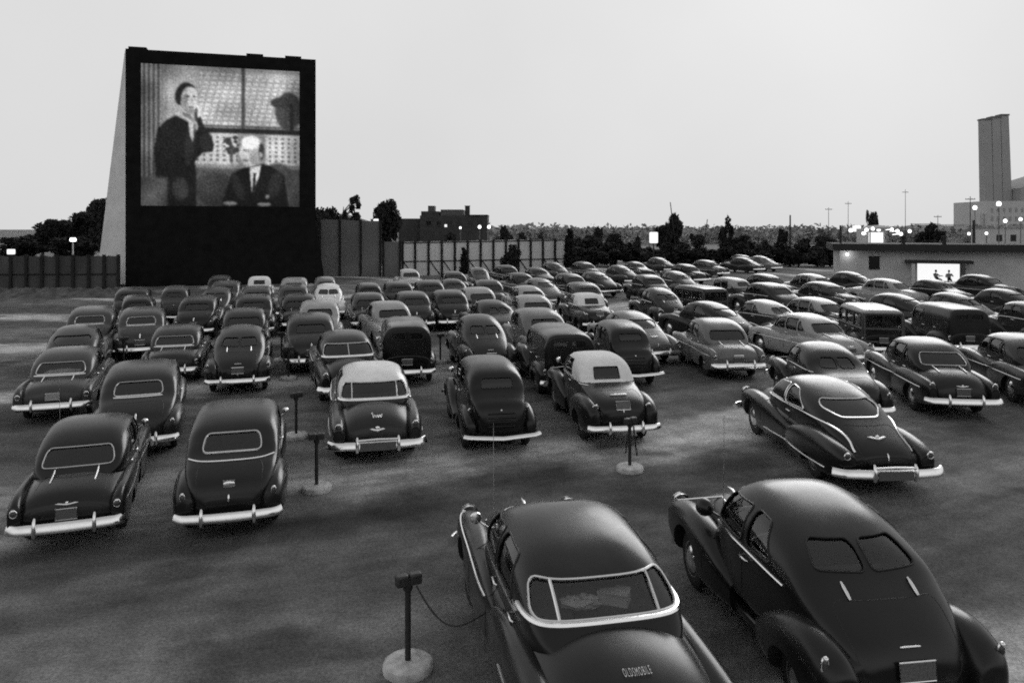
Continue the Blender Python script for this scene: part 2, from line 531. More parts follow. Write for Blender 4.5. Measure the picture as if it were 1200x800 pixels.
    # trunk furniture
    for (x, z, w, h, kind) in S.get('emb', []):
        q, no = back(x, z, allb); m = MB()
        if kind == 'bar':
            m.tube([(lambda a: a[0] + a[1] * 0.008)(back(x + w * (t - 0.5), z, allb)) for t in (0, .1, .3, .5, .7, .9, 1)], [h * .3, h * .5, h * .5, h * .5, h * .5, h * .5, h * .3], 8)
        elif kind == 'wing':
            m.tube([(lambda a: a[0] + a[1] * 0.008)(back(x + w * (t - 0.5), z + h * 0.15 * math.cos(6.28 * t), allb)) for t in (0, .15, .3, .4, .5, .6, .7, .85, 1)], [.004, h * .3, h * .3, h * .3, h * .5, h * .3, h * .3, h * .3, .004], 8)
            m.ball(q + no * 0.01 + Vector((0, 0, h * 0.2)), (h * 0.55, 0.016, h * 0.6))
        elif kind == 'vert':
            m.tube([(lambda a: a[0] + a[1] * 0.014)(back(x, z + h * (t - 0.5), allb)) for t in (0, .25, .5, .75, 1)], [w * .3, w * .5, w * .5, w * .45, w * .25], 8)
        elif kind == 'script':
            sp = [(x + w * (t / 12 - 0.5), z + h * 0.4 * math.sin(t * 2.2) + (h * 0.5 if t < 2 else 0)) for t in range(13)]
            m.tube([(lambda a: a[0] + a[1] * 0.006)(back(p[0], p[1], allb)) for p in spline(sp, 3)], 0.007, 5)
        elif kind == 'shield':
            m.ball(q + no * 0.01, (w / 2, 0.02, h / 2)); m.box(q + no * 0.01 + Vector((0, 0, h * 0.45)), (w, 0.02, 0.02))
        elif kind == 'louvre':
            m.tube([(lambda a: a[0] + a[1] * 0.004)(back(x + w * (t / 8 - 0.5), z, allb)) for t in range(9)], h, 6)
        if kind == 'vert': m.build('trunk_handle', M_CHROME, root, 60)
        elif kind == 'louvre': m.build('louvre', paint, root, 60)
        else: m.build('emblem', M_CHROME, root, 60)
    for (x, z) in S.get('hinges', []):
        for s in (-1, 1):
            m = MB(); m.tube([(lambda a: a[0] + a[1] * 0.016)(back(s * x, z + dz, allb)) for dz in (-0.05, -0.02, 0.02, 0.05)], [0.012, 0.018, 0.018, 0.010], 8)
            m.build('hinge', M_CHROME, root, 60)
    if S.get('plate'):
        x, z, lt = S['plate']; q, no = back(x, z, allb)
        nrm = no.lerp(Vector((0, -1, 0)), 0.5).normalized(); q = q + nrm * 0.035
        ez = (Vector((0, 0, 1)) - nrm * nrm.z).normalized(); ex = ez.cross(nrm).normalized()
        M = Matrix((ex, -nrm, ez)).transposed()
        m = MB(); m.box(q, (0.33, 0.012, 0.16), M=M); pl = m.build('license_plate', M_PLATE_L if lt else M_PLATE, root)
        m = MB(); cs = [q + ex * a * 0.17 + ez * b * 0.085 for a, b in ((-1, -1), (1, -1), (1, 1), (-1, 1))]
        m.tube(cs, 0.008, 6, True); m.build('plate_frame', M_CHROME, pl)
    for (y, z) in S.get('handles', []):
        for s in (-1, 1):
            q, no = flank(y, z, s, allb); m = MB()
            m.tube([q + Vector((s * 0.004, 0.05, 0)), q + Vector((s * 0.04, 0.04, 0)), q + Vector((s * 0.04, -0.10, -0.005)), q + Vector((s * 0.02, -0.13, -0.005))], [0.014, 0.014, 0.012, 0.008], 8)
            m.build('door_handle', M_CHROME, root, 60)
    # inside
    for (y, z, hw) in S.get('seats', []):
        m = MB(); rr = [ring(y + oy + (k - 2) * 0.045, 0, hw * (1 - 0.04 * abs(k - 2)), S['cz'] - 0.02, z - 0.14, z - 0.02 * abs(k - 2) - 0.01 * k, 3, 8, 28) for k in range(5)]
        v, f = loft(rr); m.add(v, f); m.build('seat', M_SEAT, root, 50)
    wyl, wzl = S.get('wheelpos', (0, 0))
    if wyl:
        m = MB(); m.tube([Vector((-0.33 + 0.19 * math.cos(a), wyl + oy - 0.06 * math.sin(a), wzl + 0.17 * math.sin(a))) for a in [2 * PI * k / 24 for k in range(24)]], 0.011, 6, True)
        m.build('steering_wheel', M_RUBBER, root, 60)
    for e in S.get('extra', []): e(root, dict(back=back, flank=flank, front=front, allb=allb, oy=oy, paint=paint))
    return root

def car_tree(o):
    return [o] + [x for c in o.children for x in car_tree(c)]

SMALL = {'door_seam', 'trunk_seam', 'hinge', 'trunk_handle', 'emblem', 'door_handle', 'seat', 'steering_wheel', 'hood_ornament', 'lens', 'lamp_rim', 'plate_frame', 'bumper_bracket', 'grille', 'bumper_guard', 'louvre', 'side_mirror', 'taillight', 'license_plate', 'antenna', 'bumper_bridge', 'hubcap'}
def copy_car(src, drop_small):
    def rec(o, parent):
        if drop_small and o.name.split('.')[0] in SMALL: return None
        c = o.copy(); C.objects.link(c)
        if parent is not None:
            c.parent = parent; c.matrix_parent_inverse = o.matrix_parent_inverse.copy()
        for ch in list(o.children): rec(ch, c)
        return c
    return rec(src, None)

PAINTED = {m.name for m in PAINT.values()}
def repaint(root, tone, roof=None):
    """gives one car its own colour; the mesh is shared, the slots belong to the object"""
    for o in car_tree(root):
        if o.type != 'MESH': continue
        for i, sl in enumerate(o.material_slots):
            m = sl.material
            if m is None or m.name not in PAINTED: continue
            sl.link = 'OBJECT'
            sl.material = PAINT[roof] if (roof and i == 2) else PAINT[tone]
# ------------------------------------------------------------------ the kinds of car, (y, half width, bottom, widest, top)
def D(base, **k):
    d = dict(base); d.update(k); return d

# tall rounded sedan of the early forties: separate fenders, bulging trunk
FORTIES = dict(lid=[(-.50, .58), (.50, .58), (.56, 1.10), (-.56, 1.10)], seams=[[(2.46, .4), (2.46, .8), (2.46, 1.14)], [(3.36, .5), (3.34, .8), (3.30, 1.12)], [(1.72, .95), (1.76, 1.05), (1.74, 1.14)]],
    L=4.95, wy=(1.0, 3.95), tx=0.74, wr=0.36, crest=2.45, zr=1.69, cz=1.08, cav=(1.0, 3.5), roofline=1.16, cnt=4.0,
    body=[(.10, .40, .46, .58, .70), (.16, .58, .40, .62, .82), (.45, .68, .36, .66, .92), (1.0, .72, .3, .7, .96), (2.0, .76, .28, .72, .98), (2.9, .74, .28, .74, .98), (3.3, .66, .3, .75, 1.04), (3.9, .52, .34, .76, 1.04), (4.45, .41, .38, .76, .99), (4.78, .32, .42, .72, .88), (4.88, .2, .5, .66, .75)],
    cabin=[(.07, 0.397, .5, .60, .66), (.12, 0.551, .45, .66, .80), (.24, 0.661, .45, .76, .94), (.50, 0.750, .45, .88, 1.07), (.82, 0.793, .45, .98, 1.19), (1.08, 0.810, .45, 1.05, 1.36), (1.40, 0.821, .45, 1.09, 1.54), (1.85, 0.826, .45, 1.10, 1.65), (2.35, 0.826, .45, 1.10, 1.69), (2.80, 0.821, .45, 1.10, 1.675), (3.06, 0.799, .45, 1.10, 1.61), (3.22, 0.771, .45, 1.09, 1.46), (3.42, 0.727, .45, 1.06, 1.16), (3.55, 0.661, .45, .95, 1.05)],
    rf=[(.05, .66, .05, .48, .58, .66), (.10, .70, .14, .40, .60, .76), (.35, .73, .20, .33, .62, .88), (.80, .75, .22, .3, .64, .95), (1.3, .755, .21, .3, .64, .92), (1.75, .74, .17, .3, .58, .78), (2.1, .72, .11, .3, .48, .58)],
    ff=[(2.75, .70, .10, .30, .46, .56), (3.1, .72, .15, .30, .58, .74), (3.5, .73, .19, .30, .68, .92), (3.95, .735, .20, .32, .72, .98), (4.4, .72, .195, .38, .72, .95), (4.7, .70, .17, .46, .70, .88), (4.86, .69, .10, .56, .68, .78)],
    rw=dict(panes=[[(-.52, 1.20), (.52, 1.20), (.47, 1.43), (-.47, 1.43)]], r=.10, frame=0),
    sw=[[(2.50, 1.16), (3.24, 1.16), (3.02, 1.52), (2.50, 1.55)], [(1.78, 1.16), (2.42, 1.16), (2.42, 1.55), (1.98, 1.53)]],
    ws=[(-.54, 1.20), (.54, 1.20), (.48, 1.52), (-.48, 1.52)],
    rb=dict(w=1.72, z=.44, h=.15, bow=.10, wrap=.08, guards=[-.42, .42]),
    tails=[(.74, .74, .035, .055)], emb=[(0, .86, .05, .12, 'vert')], handles=[(2.38, 1.02)], plate=(0, .66, False),
    seats=[(1.55, 1.30, .62), (2.55, 1.32, .62)], wheelpos=(3.0, 1.12), trims=[dict(pts=[(1.2, 1.08), (2.0, 1.09), (2.8, 1.09), (3.5, 1.05), (4.6, .98)], r=.010)])

# fastback of 1940 with split rear window
FASTBACK = D(FORTIES, lid=[(-.46, .58), (.46, .58), (.54, 1.12), (-.54, 1.12)], crest=2.75, zr=1.69, cz=.46,
    body=[(.10, .40, .46, .58, .70), (.16, .58, .40, .62, .80), (.42, .66, .36, .62, .86), (.85, .70, .3, .36, .44), (1.4, .73, .28, .35, .42), (2.0, .75, .28, .35, .42), (2.9, .73, .28, .35, .42), (3.25, .66, .3, .55, .80), (3.5, .60, .32, .75, 1.03), (3.9, .52, .34, .76, 1.04), (4.45, .41, .38, .76, .99), (4.83, .32, .42, .72, .88), (4.93, .2, .5, .66, .75)], cav=(1.05, 3.5), roofline=None, L=5.0, cnt=2.7,
    cabin=[(.05, 0.296, .5, .58, .64), (.10, 0.454, .45, .64, .78), (.30, 0.573, .45, .74, .93), (.65, 0.672, .45, .86, 1.08), (1.05, 0.736, .40, .98, 1.23), (1.45, 0.766, .40, 1.06, 1.42), (1.90, 0.781, .40, 1.10, 1.58), (2.35, 0.781, .40, 1.10, 1.67), (2.75, 0.775, .40, 1.10, 1.69), (3.06, 0.741, .40, 1.10, 1.63), (3.22, 0.712, .40, 1.09, 1.48), (3.44, 0.652, .40, 1.06, 1.16), (3.56, 0.593, .45, .95, 1.05)],
    rw=dict(panes=[[(-.54, 1.25), (-.03, 1.23), (-.03, 1.44), (-.45, 1.44)], [(.03, 1.23), (.54, 1.25), (.45, 1.44), (.03, 1.44)]], r=.07, frame=0),
    sw=[[(2.46, 1.16), (3.26, 1.16), (3.04, 1.52), (2.46, 1.54)], [(1.76, 1.18), (2.36, 1.16), (2.36, 1.54), (2.05, 1.50)]],
    hinges=[(.34, 1.165)], emb=[(0, .86, .20, .02, 'bar'), (0, .62, .04, .11, 'vert')], plate=(0, .70, False), tails=[(.84, .80, .03, .06)],
    rb=dict(w=1.76, z=.43, h=.14, bow=.10, wrap=.08, guards=[-.45, .45]), seats=[(1.75, 1.16, .64), (2.6, 1.18, .64)],
    trims=[dict(pts=[(1.5, 1.08), (2.2, 1.10), (2.9, 1.10), (3.5, 1.05), (4.7, .96)], r=.013)])

# upright sedan of the mid thirties
THIRTIES = dict(L=4.75, wy=(.95, 3.85), tx=.70, wr=.38, crest=2.2, zr=1.74, cz=1.10, cav=(.75, 3.2), roofline=1.2, cnt=3.6,
    body=[(.12, .42, .46, .62, .80), (.18, .54, .42, .66, .92), (.5, .62, .36, .7, .98), (1.2, .66, .34, .74, 1.0), (2.2, .68, .33, .76, 1.0), (2.8, .66, .33, .78, 1.02), (3.1, .58, .36, .78, 1.10), (3.7, .44, .40, .80, 1.10), (4.3, .33, .42, .80, 1.06), (4.50, .26, .42, .76, .98), (4.58, .14, .5, .7, .84)],
    cabin=[(.08, .34, .5, .64, .74), (.13, .48, .48, .74, .92), (.24, .56, .48, .88, 1.06), (.44, .61, .48, .98, 1.16), (.62, .64, .48, 1.06, 1.28), (.74, .66, .48, 1.10, 1.46), (.92, .67, .48, 1.12, 1.60), (1.25, .68, .48, 1.13, 1.69), (1.7, .685, .48, 1.14, 1.73), (2.3, .685, .48, 1.14, 1.74), (2.7, .675, .48, 1.14, 1.70), (2.88, .65, .48, 1.13, 1.60), (3.02, .62, .48, 1.12, 1.36), (3.16, .57, .48, 1.08, 1.17), (3.25, .53, .48, 1.0, 1.11)],
    rf=[(.10, .66, .06, .46, .54, .62), (.16, .68, .12, .42, .58, .72), (.42, .70, .16, .38, .62, .84), (.85, .71, .17, .36, .64, .92), (1.3, .71, .165, .34, .60, .84), (1.65, .70, .15, .32, .48, .60), (1.95, .70, .12, .30, .38, .44)],
    ff=[(2.35, .70, .12, .30, .37, .43), (2.8, .70, .15, .31, .46, .57), (3.3, .70, .165, .36, .62, .82), (3.8, .70, .17, .40, .70, .96), (4.25, .68, .165, .44, .68, .90), (4.52, .67, .14, .48, .62, .76), (4.62, .66, .08, .54, .60, .66)],
    fnt=2.2, rw=dict(panes=[[(-.38, 1.30), (.38, 1.30), (.36, 1.50), (-.36, 1.50)]], r=.08, frame=0),
    sw=[[(2.02, 1.20), (2.76, 1.20), (2.70, 1.56), (2.02, 1.58)], [(1.30, 1.20), (1.94, 1.20), (1.94, 1.58), (1.36, 1.56)]], swr=.06,
    ws=[(-.48, 1.24), (.48, 1.24), (.44, 1.56), (-.44, 1.56)],
    rb=dict(w=1.70, z=.46, h=.09, bow=.04, wrap=.06, vee=.05, guards=[]), fb=dict(w=1.66, z=.46, h=.09, bow=.04, wrap=.06, guards=[]),
    tails=[(.66, .86, .035, .05)], emb=[(0, .93, .05, .05, 'shield')] + [(0, .62 + .085 * k, .62, .022, 'louvre') for k in range(4)], handles=[(1.98, 1.05)],
    pod=(.50, 3.98, 1.02), grille=(.2, .55, .95), seats=[(1.2, 1.34, .56), (2.1, 1.36, .56)], wheelpos=(2.6, 1.16))

# slab-sided sedan of 1949 with a wide one-piece rear window
SLAB = dict(lid=[(-.56, .56), (.56, .56), (.56, 1.0), (-.56, 1.0)], seams=[[(2.48, .36), (2.48, .7), (2.48, 1.05)], [(3.36, .36), (3.36, .7), (3.34, 1.05)], [(1.66, .40), (1.70, .7), (1.68, 1.05)]],
    L=4.95, wy=(1.0, 3.9), tx=.76, wr=.35, crest=2.45, zr=1.60, cz=1.0, cav=(1.1, 3.6), roofline=1.08, cnt=3.8, bnt=2.7,
    body=[(.05, .58, .44, .58, .70), (.10, .72, .38, .60, .80), (.30, .79, .34, .64, .92), (.7, .82, .32, .68, 1.00), (1.2, .84, .29, .70, 1.03), (1.8, .88, .28, .72, 1.03), (2.6, .90, .28, .72, 1.02), (3.3, .88, .28, .72, 1.02), (3.9, .82, .3, .72, 1.01), (4.5, .74, .34, .70, .95), (4.8, .66, .38, .66, .84), (4.88, .5, .44, .6, .72)],
    cabin=[(.85, 0.561, .8, .94, 1.0), (1.02, 0.696, .8, .97, 1.10), (1.20, 0.763, .8, .99, 1.24), (1.45, 0.797, .8, 1.01, 1.40), (1.8, 0.814, .8, 1.02, 1.53), (2.2, 0.820, .8, 1.02, 1.595), (2.6, 0.820, .8, 1.02, 1.60), (2.95, 0.802, .8, 1.02, 1.56), (3.16, 0.786, .8, 1.02, 1.46), (3.45, 0.741, .8, 1.0, 1.14), (3.58, 0.674, .8, .93, 1.0)],
    rf=[(.02, .78, .06, .48, .62, .72), (.06, .80, .11, .40, .64, .82), (.35, .82, .125, .33, .66, .91), (.9, .83, .125, .3, .68, .94), (1.5, .84, .10, .3, .68, .92), (2.1, .85, .06, .3, .66, .86)],
    ff=[(2.6, .86, .05, .3, .66, .86), (3.2, .82, .10, .3, .68, .93), (3.9, .80, .13, .3, .70, .96), (4.5, .78, .13, .36, .70, .92), (4.8, .76, .11, .44, .68, .85), (4.9, .74, .06, .54, .66, .74)],
    rw=dict(panes=[[(-.62, 1.09), (.62, 1.09), (.55, 1.34), (-.55, 1.34)]], r=.10, frame=0),
    sw=[[(2.52, 1.08), (3.30, 1.08), (3.06, 1.44), (2.52, 1.47)], [(1.72, 1.08), (2.44, 1.08), (2.44, 1.47), (1.94, 1.44)]],
    ws=[(-.58, 1.10), (.58, 1.10), (.52, 1.44), (-.52, 1.44)],
    rb=dict(w=1.80, z=.46, h=.17, bow=.08, wrap=.12, guards=[-.46, .46]), tails=[(.80, .70, .05, .05)],
    emb=[(0, .74, .34, .05, 'bar')], hinges=[(.36, 1.01)], handles=[(2.48, .96), (1.72, .96)], plate=(0, .62, False), grille=(.6, .46, .72), head=(.72, .76),
    seats=[(1.6, 1.24, .62), (2.6, 1.26, .62)], wheelpos=(3.1, 1.06), trims=[dict(pts=[(.2, .72), (1.2, .72), (2.4, .72), (3.6, .72), (4.7, .72)], r=.010)])

# big sedan / hardtop of 1950: wraparound three-piece rear window, rear fenders standing off a rounded trunk lid
WRAP = dict(seams=[[(2.62, .4), (2.62, .7), (2.62, 1.08)], [(3.52, .4), (3.52, .7), (3.50, 1.08)], [(1.80, .98), (1.82, 1.04), (1.82, 1.08)]],
    L=5.15, wy=(1.15, 4.2), tx=.77, wr=.37, crest=2.75, zr=1.62, cz=1.05, cav=(1.15, 3.75), roofline=1.12, cnt=3.2, bnt=2.3,
    body=[(.06, .48, .42, .56, .68), (.12, .62, .38, .58, .80), (.35, .69, .34, .64, .95), (.8, .73, .3, .70, 1.06), (1.4, .77, .28, .72, 1.09), (2.0, .84, .28, .72, 1.06), (2.8, .86, .28, .72, 1.05), (3.4, .80, .28, .72, 1.06), (3.9, .68, .31, .73, 1.07), (4.5, .58, .36, .72, 1.02), (4.95, .48, .42, .66, .90), (5.06, .34, .5, .62, .76)],
    cabin=[(1.02, 0.568, .8, .98, 1.05), (1.16, 0.670, .8, 1.01, 1.15), (1.35, 0.731, .8, 1.04, 1.29), (1.62, 0.760, .8, 1.06, 1.44), (2.0, 0.776, .8, 1.07, 1.56), (2.45, 0.781, .8, 1.07, 1.615), (2.85, 0.776, .8, 1.07, 1.62), (3.15, 0.760, .8, 1.07, 1.57), (3.36, 0.741, .8, 1.06, 1.46), (3.66, 0.690, .8, 1.03, 1.15), (3.78, 0.629, .8, .95, 1.04)],
    rf=[(.0, .745, .06, .50, .60, .70), (.04, .75, .11, .42, .62, .80), (.4, .76, .16, .34, .66, .90), (1.1, .77, .18, .3, .68, .965), (1.8, .79, .155, .3, .68, .96), (2.3, .815, .10, .3, .66, .86), (2.6, .83, .05, .32, .6, .72)],
    ff=[(2.4, .83, .05, .32, .60, .78), (3.0, .80, .13, .30, .68, .92), (3.8, .76, .18, .30, .70, .98), (4.4, .74, .19, .34, .70, .98), (4.85, .72, .17, .42, .68, .91), (5.05, .70, .12, .52, .66, .80)],
    rw=dict(panes=[[(-.725, 1.12), (.725, 1.12), (.64, 1.39), (-.64, 1.39)]], r=.09, frame=.016, bars=[-.47, .47], barr=.016),
    sw=[[(2.66, 1.12), (3.46, 1.12), (3.22, 1.46), (2.66, 1.50)], [(1.86, 1.12), (2.58, 1.12), (2.58, 1.50), (2.06, 1.46)]],
    ws=[(-.60, 1.14), (.60, 1.14), (.54, 1.46), (-.54, 1.46)],
    rb=dict(w=1.90, z=.46, h=.17, bow=.10, wrap=.16, guards=[-.40, .40], bridge=.40, out=.12), tails=[(.755, .80, .055, .06)],
    emb=[(0, .72, .34, .09, 'wing')], handles=[(2.62, .99), (1.85, .99)], grille=(.5, .48, .75), head=(.70, .80),
    seats=[(1.75, 1.28, .66), (2.75, 1.30, .66)], wheelpos=(3.25, 1.12),
    trims=[dict(pts=[(1.7, 1.085), (2.2, 1.09), (2.8, 1.09), (3.6, 1.07)], r=.020), dict(pts=[(.3, .60), (.9, .62), (1.7, .62)], r=.014), dict(pts=[(2.7, .78), (3.6, .86), (4.4, .88), (4.95, .86)], r=.014)],
    backtrims=[dict(pts=[(-.74, 1.10), (-.6, 1.095), (-.3, 1.095), (0, 1.095), (.3, 1.095), (.6, 1.095), (.74, 1.10)], r=.030)])

# two-door fastback with sweeping chrome and one wide rear window
SEDANETTE = dict(lid=[(-.40, .58), (.40, .58), (.50, 1.06), (-.50, 1.06)], seams=[[(2.46, .5), (2.46, .8), (2.52, 1.06)], [(3.56, .5), (3.56, .8), (3.56, 1.06)]],
    L=5.25, wy=(1.2, 4.3), tx=.76, wr=.37, crest=2.85, zr=1.60, cz=1.0, cav=(1.1, 3.85), roofline=None, cnt=2.7, skirt=.34,
    body=[(.08, .46, .44, .56, .66), (.14, .60, .38, .6, .74), (.5, .68, .34, .64, .80), (1.2, .72, .3, .66, .84), (2.2, .80, .28, .70, .92), (3.0, .82, .28, .72, .98), (3.6, .72, .3, .74, 1.04), (4.2, .58, .34, .74, 1.03), (4.8, .46, .38, .72, .97), (5.08, .36, .44, .66, .84), (5.16, .2, .52, .62, .72)],
    cabin=[(.06, .34, .5, .58, .64), (.10, .47, .46, .62, .74), (.30, .56, .45, .70, .86), (.65, .63, .45, .80, 1.00), (1.05, .69, .45, .90, 1.15), (1.45, .73, .45, .98, 1.32), (1.90, .755, .45, 1.04, 1.47), (2.35, .765, .45, 1.06, 1.57), (2.85, .765, .45, 1.06, 1.60), (3.2, .745, .45, 1.06, 1.56), (3.42, .725, .45, 1.06, 1.45), (3.72, .68, .45, 1.04, 1.14), (3.86, .60, .45, .95, 1.04)],
    rf=[(.03, .66, .06, .48, .58, .66), (.08, .70, .14, .38, .60, .76), (.45, .75, .19, .30, .63, .86), (1.1, .78, .20, .27, .65, .92), (1.7, .79, .18, .27, .64, .88), (2.2, .80, .12, .28, .58, .74), (2.5, .80, .06, .30, .5, .6)],
    ff=[(1.9, .80, .05, .34, .52, .62), (2.6, .81, .10, .30, .60, .76), (3.3, .79, .16, .28, .68, .90), (4.0, .76, .20, .30, .72, .98), (4.6, .73, .20, .36, .72, .96), (4.98, .71, .17, .44, .70, .88), (5.14, .70, .10, .54, .68, .78)],
    rw=dict(panes=[[(-.36, 1.15), (.36, 1.15), (.56, 1.27), (.47, 1.38), (-.47, 1.38), (-.56, 1.27)]], r=.07, frame=.014),
    sw=[[(2.72, 1.12), (3.52, 1.12), (3.28, 1.45), (2.72, 1.48)], [(1.80, 1.14), (2.64, 1.12), (2.64, 1.48), (2.3, 1.44)]], swf=dict(frame=.013),
    ws=[(-.58, 1.14), (.58, 1.14), (.52, 1.45), (-.52, 1.45)],
    rb=dict(w=1.94, z=.45, h=.17, bow=.13, wrap=.12, guards=[-.36, .36], bridge=.36, out=.14), tails=[(.74, .72, .05, .05)],
    emb=[(0, .92, .34, .07, 'wing'), (0, .68, .03, .12, 'vert')], handles=[(2.5, .98)], head=(.70, .80), grille=(.5, .46, .74),
    seats=[(1.85, 1.22, .64), (2.85, 1.26, .64)], wheelpos=(3.35, 1.08),
    trims=[dict(pts=[(.22, .74), (.45, .87), (.8, .99), (1.2, 1.06), (1.8, 1.09), (2.5, 1.09), (3.2, 1.09), (3.66, 1.08)], r=.019, cab=1), dict(pts=[(.5, .40), (1.2, .40), (2.4, .40), (3.4, .40)], r=.015)])

# large four-door notchback of 1949
BIGSEDAN = D(WRAP, crest=2.6, zr=1.63, bnt=2.6, rw=dict(panes=[[(-.60, 1.12), (.60, 1.12), (.52, 1.38), (-.52, 1.38)]], r=.10, frame=0),
    sw=[[(2.72, 1.12), (3.44, 1.12), (3.2, 1.46), (2.72, 1.49)], [(2.02, 1.12), (2.64, 1.12), (2.64, 1.49), (2.06, 1.49)], [(1.60, 1.14), (1.94, 1.12), (1.96, 1.46)]], swf={},
    rb=dict(w=1.84, z=.46, h=.16, bow=.10, wrap=.10, guards=[-.40, .40]), emb=[(0, .78, .3, .05, 'wing')], hinges=[(.34, 1.06)],
    backtrims=[], trims=[dict(pts=[(.4, .70), (1.5, .72), (2.6, .72), (4.6, .74)], r=.010)], plate=(0, .66, False))

# business coupe: small cabin, long tail, split rear window
COUPE = D(FORTIES, lid=[(-.50, .58), (.50, .58), (.56, 1.04), (-.56, 1.04)], crest=2.75, zr=1.62, cz=1.06, cav=(1.5, 3.5), L=5.05, cnt=2.8,
    cabin=[(.07, 0.374, .5, .60, .66), (.12, 0.520, .45, .66, .80), (.28, 0.624, .45, .74, .92), (.60, 0.697, .45, .84, 1.02), (1.05, 0.738, .45, .94, 1.11), (1.42, 0.759, .45, 1.03, 1.24), (1.70, 0.775, .45, 1.07, 1.40), (2.0, 0.780, .45, 1.08, 1.52), (2.4, 0.780, .45, 1.08, 1.60), (2.78, 0.775, .45, 1.08, 1.62), (3.06, 0.754, .45, 1.08, 1.56), (3.24, 0.728, .45, 1.08, 1.42), (3.44, 0.686, .45, 1.06, 1.15), (3.56, 0.624, .45, .95, 1.05)],
    rw=dict(panes=[[(-.46, 1.18), (-.03, 1.17), (-.03, 1.38), (-.38, 1.38)], [(.03, 1.17), (.46, 1.18), (.38, 1.38), (.03, 1.38)]], r=.08, frame=0),
    sw=[[(2.46, 1.15), (3.26, 1.15), (3.04, 1.47), (2.46, 1.50)], [(2.0, 1.16), (2.38, 1.15), (2.38, 1.49)]], seats=[(2.35, 1.3, .62)])

# convertible with its cloth top up
RAGTOP = D(COUPE, lid=[(-.50, .58), (.50, .58), (.56, 1.04), (-.56, 1.04)], crest=2.35, zr=1.60, cnt=3.8, roofline=1.11, roofmat=M_CLOTHTOP,
    cabin=[(.07, .36, .5, .60, .66), (.12, .50, .45, .66, .80), (.28, .60, .45, .74, .92), (.60, .67, .45, .84, 1.01), (1.05, .71, .45, .94, 1.08), (1.36, .715, .45, 1.02, 1.12), (1.46, .72, .45, 1.06, 1.24), (1.62, .72, .45, 1.07, 1.44), (1.84, .72, .45, 1.07, 1.555), (2.2, .72, .45, 1.07, 1.595), (2.7, .72, .45, 1.07, 1.59), (3.02, .71, .45, 1.07, 1.53), (3.22, .69, .45, 1.07, 1.40), (3.42, .66, .45, 1.06, 1.15), (3.56, .60, .45, .95, 1.05)],
    rw=dict(panes=[[(-.34, 1.17), (.34, 1.17), (.32, 1.40), (-.32, 1.40)]], r=.03, frame=0), sw=[[(2.25, 1.14), (3.24, 1.14), (3.02, 1.46), (2.25, 1.48)]],
    emb=[(0, .99, .42, .05, 'bar'), (0, .74, .03, .08, 'vert')], plate=(0, .84, False), tails=[(.66, .82, .06, .035)], rb=dict(w=1.76, z=.44, h=.13, bow=.08, wrap=.08, guards=[-.40, .40]))

# station wagon, boxy wooden body
WAGON = D(FORTIES, lid=None, seams=[], crest=1.9, zr=1.80, cz=.98, cav=(.2, 3.3), roofline=1.62, cnt=7.0, L=4.75, wy=(.95, 3.8),
    body=[(.02, .62, .45, .60, .80), (.05, .74, .38, .64, .92), (.5, .77, .34, .7, .95), (1.2, .77, .32, .72, .95), (2.6, .76, .3, .72, .95), (3.1, .68, .3, .75, 1.04), (3.7, .52, .34, .76, 1.04), (4.25, .41, .38, .76, .99), (4.56, .32, .42, .72, .88), (4.66, .2, .5, .66, .75)],
    cabin=[(.02, .70, .5, 1.00, 1.60), (.05, .745, .48, 1.04, 1.70), (.25, .755, .48, 1.05, 1.755), (.7, .76, .48, 1.06, 1.785), (1.5, .76, .48, 1.06, 1.80), (2.2, .76, .48, 1.06, 1.795), (2.7, .75, .48, 1.06, 1.77), (2.95, .74, .48, 1.06, 1.68), (3.06, .72, .48, 1.06, 1.45), (3.2, .68, .48, 1.05, 1.15), (3.3, .62, .48, .95, 1.05)],
    rf=[(.10, .66, .06, .46, .54, .62), (.16, .70, .14, .40, .58, .72), (.42, .73, .19, .36, .62, .84), (.85, .75, .20, .34, .64, .90), (1.3, .75, .19, .32, .60, .84), (1.7, .74, .15, .30, .48, .60), (2.0, .73, .10, .30, .42, .48)],
    ff=[(y - .2, a, b, c, d, e) for (y, a, b, c, d, e) in FORTIES['ff']],
    rw=dict(panes=[[(-.62, 1.16), (-.03, 1.16), (-.03, 1.56), (-.62, 1.56)], [(.03, 1.16), (.62, 1.16), (.62, 1.56), (.03, 1.56)]], r=.03, frame=0), swr=.03,
    sw=[[(.20, 1.16), (1.02, 1.16), (1.02, 1.58), (.20, 1.58)], [(1.12, 1.16), (1.94, 1.16), (1.94, 1.58), (1.12, 1.58)], [(2.04, 1.16), (2.94, 1.16), (2.80, 1.58), (2.04, 1.58)]],
    ws=[(-.58, 1.20), (.58, 1.20), (.56, 1.58), (-.56, 1.58)], emb=[], hinges=[], handles=[(2.0, 1.0), (1.1, 1.0)], plate=(0, .72, False),
    seats=[(.9, 1.28, .62), (1.7, 1.30, .62), (2.4, 1.32, .62)], wheelpos=(2.75, 1.1), trims=[])

# panel delivery: the same front, a closed box behind
PANEL = D(WAGON, zr=1.78, roofline=None, rw=dict(panes=[[(-.50, 1.36), (-.06, 1.36), (-.06, 1.56), (-.46, 1.56)], [(.06, 1.36), (.50, 1.36), (.46, 1.56), (.06, 1.56)]], r=.06, frame=0), cnt=4.0, sw=[WAGON['sw'][2]], seats=[(2.4, 1.32, .62)])
# ------------------------------------------------------------------ one-off equipment of single cars
def antenna(x, y):
    def f(root, k):
        q = k['allb'].ray_cast(Vector((x, y + k['oy'], 3)), Vector((0, 0, -1)))[0]
        if q is None: return
        m = MB(); m.tube([q, q + Vector((0, -.02, .5)), q + Vector((-.01, -.05, 1.3))], [.007, .005, .003], 6); m.ball(q, .02)
        m.build('antenna', M_CHROME, root, 60)
    return f

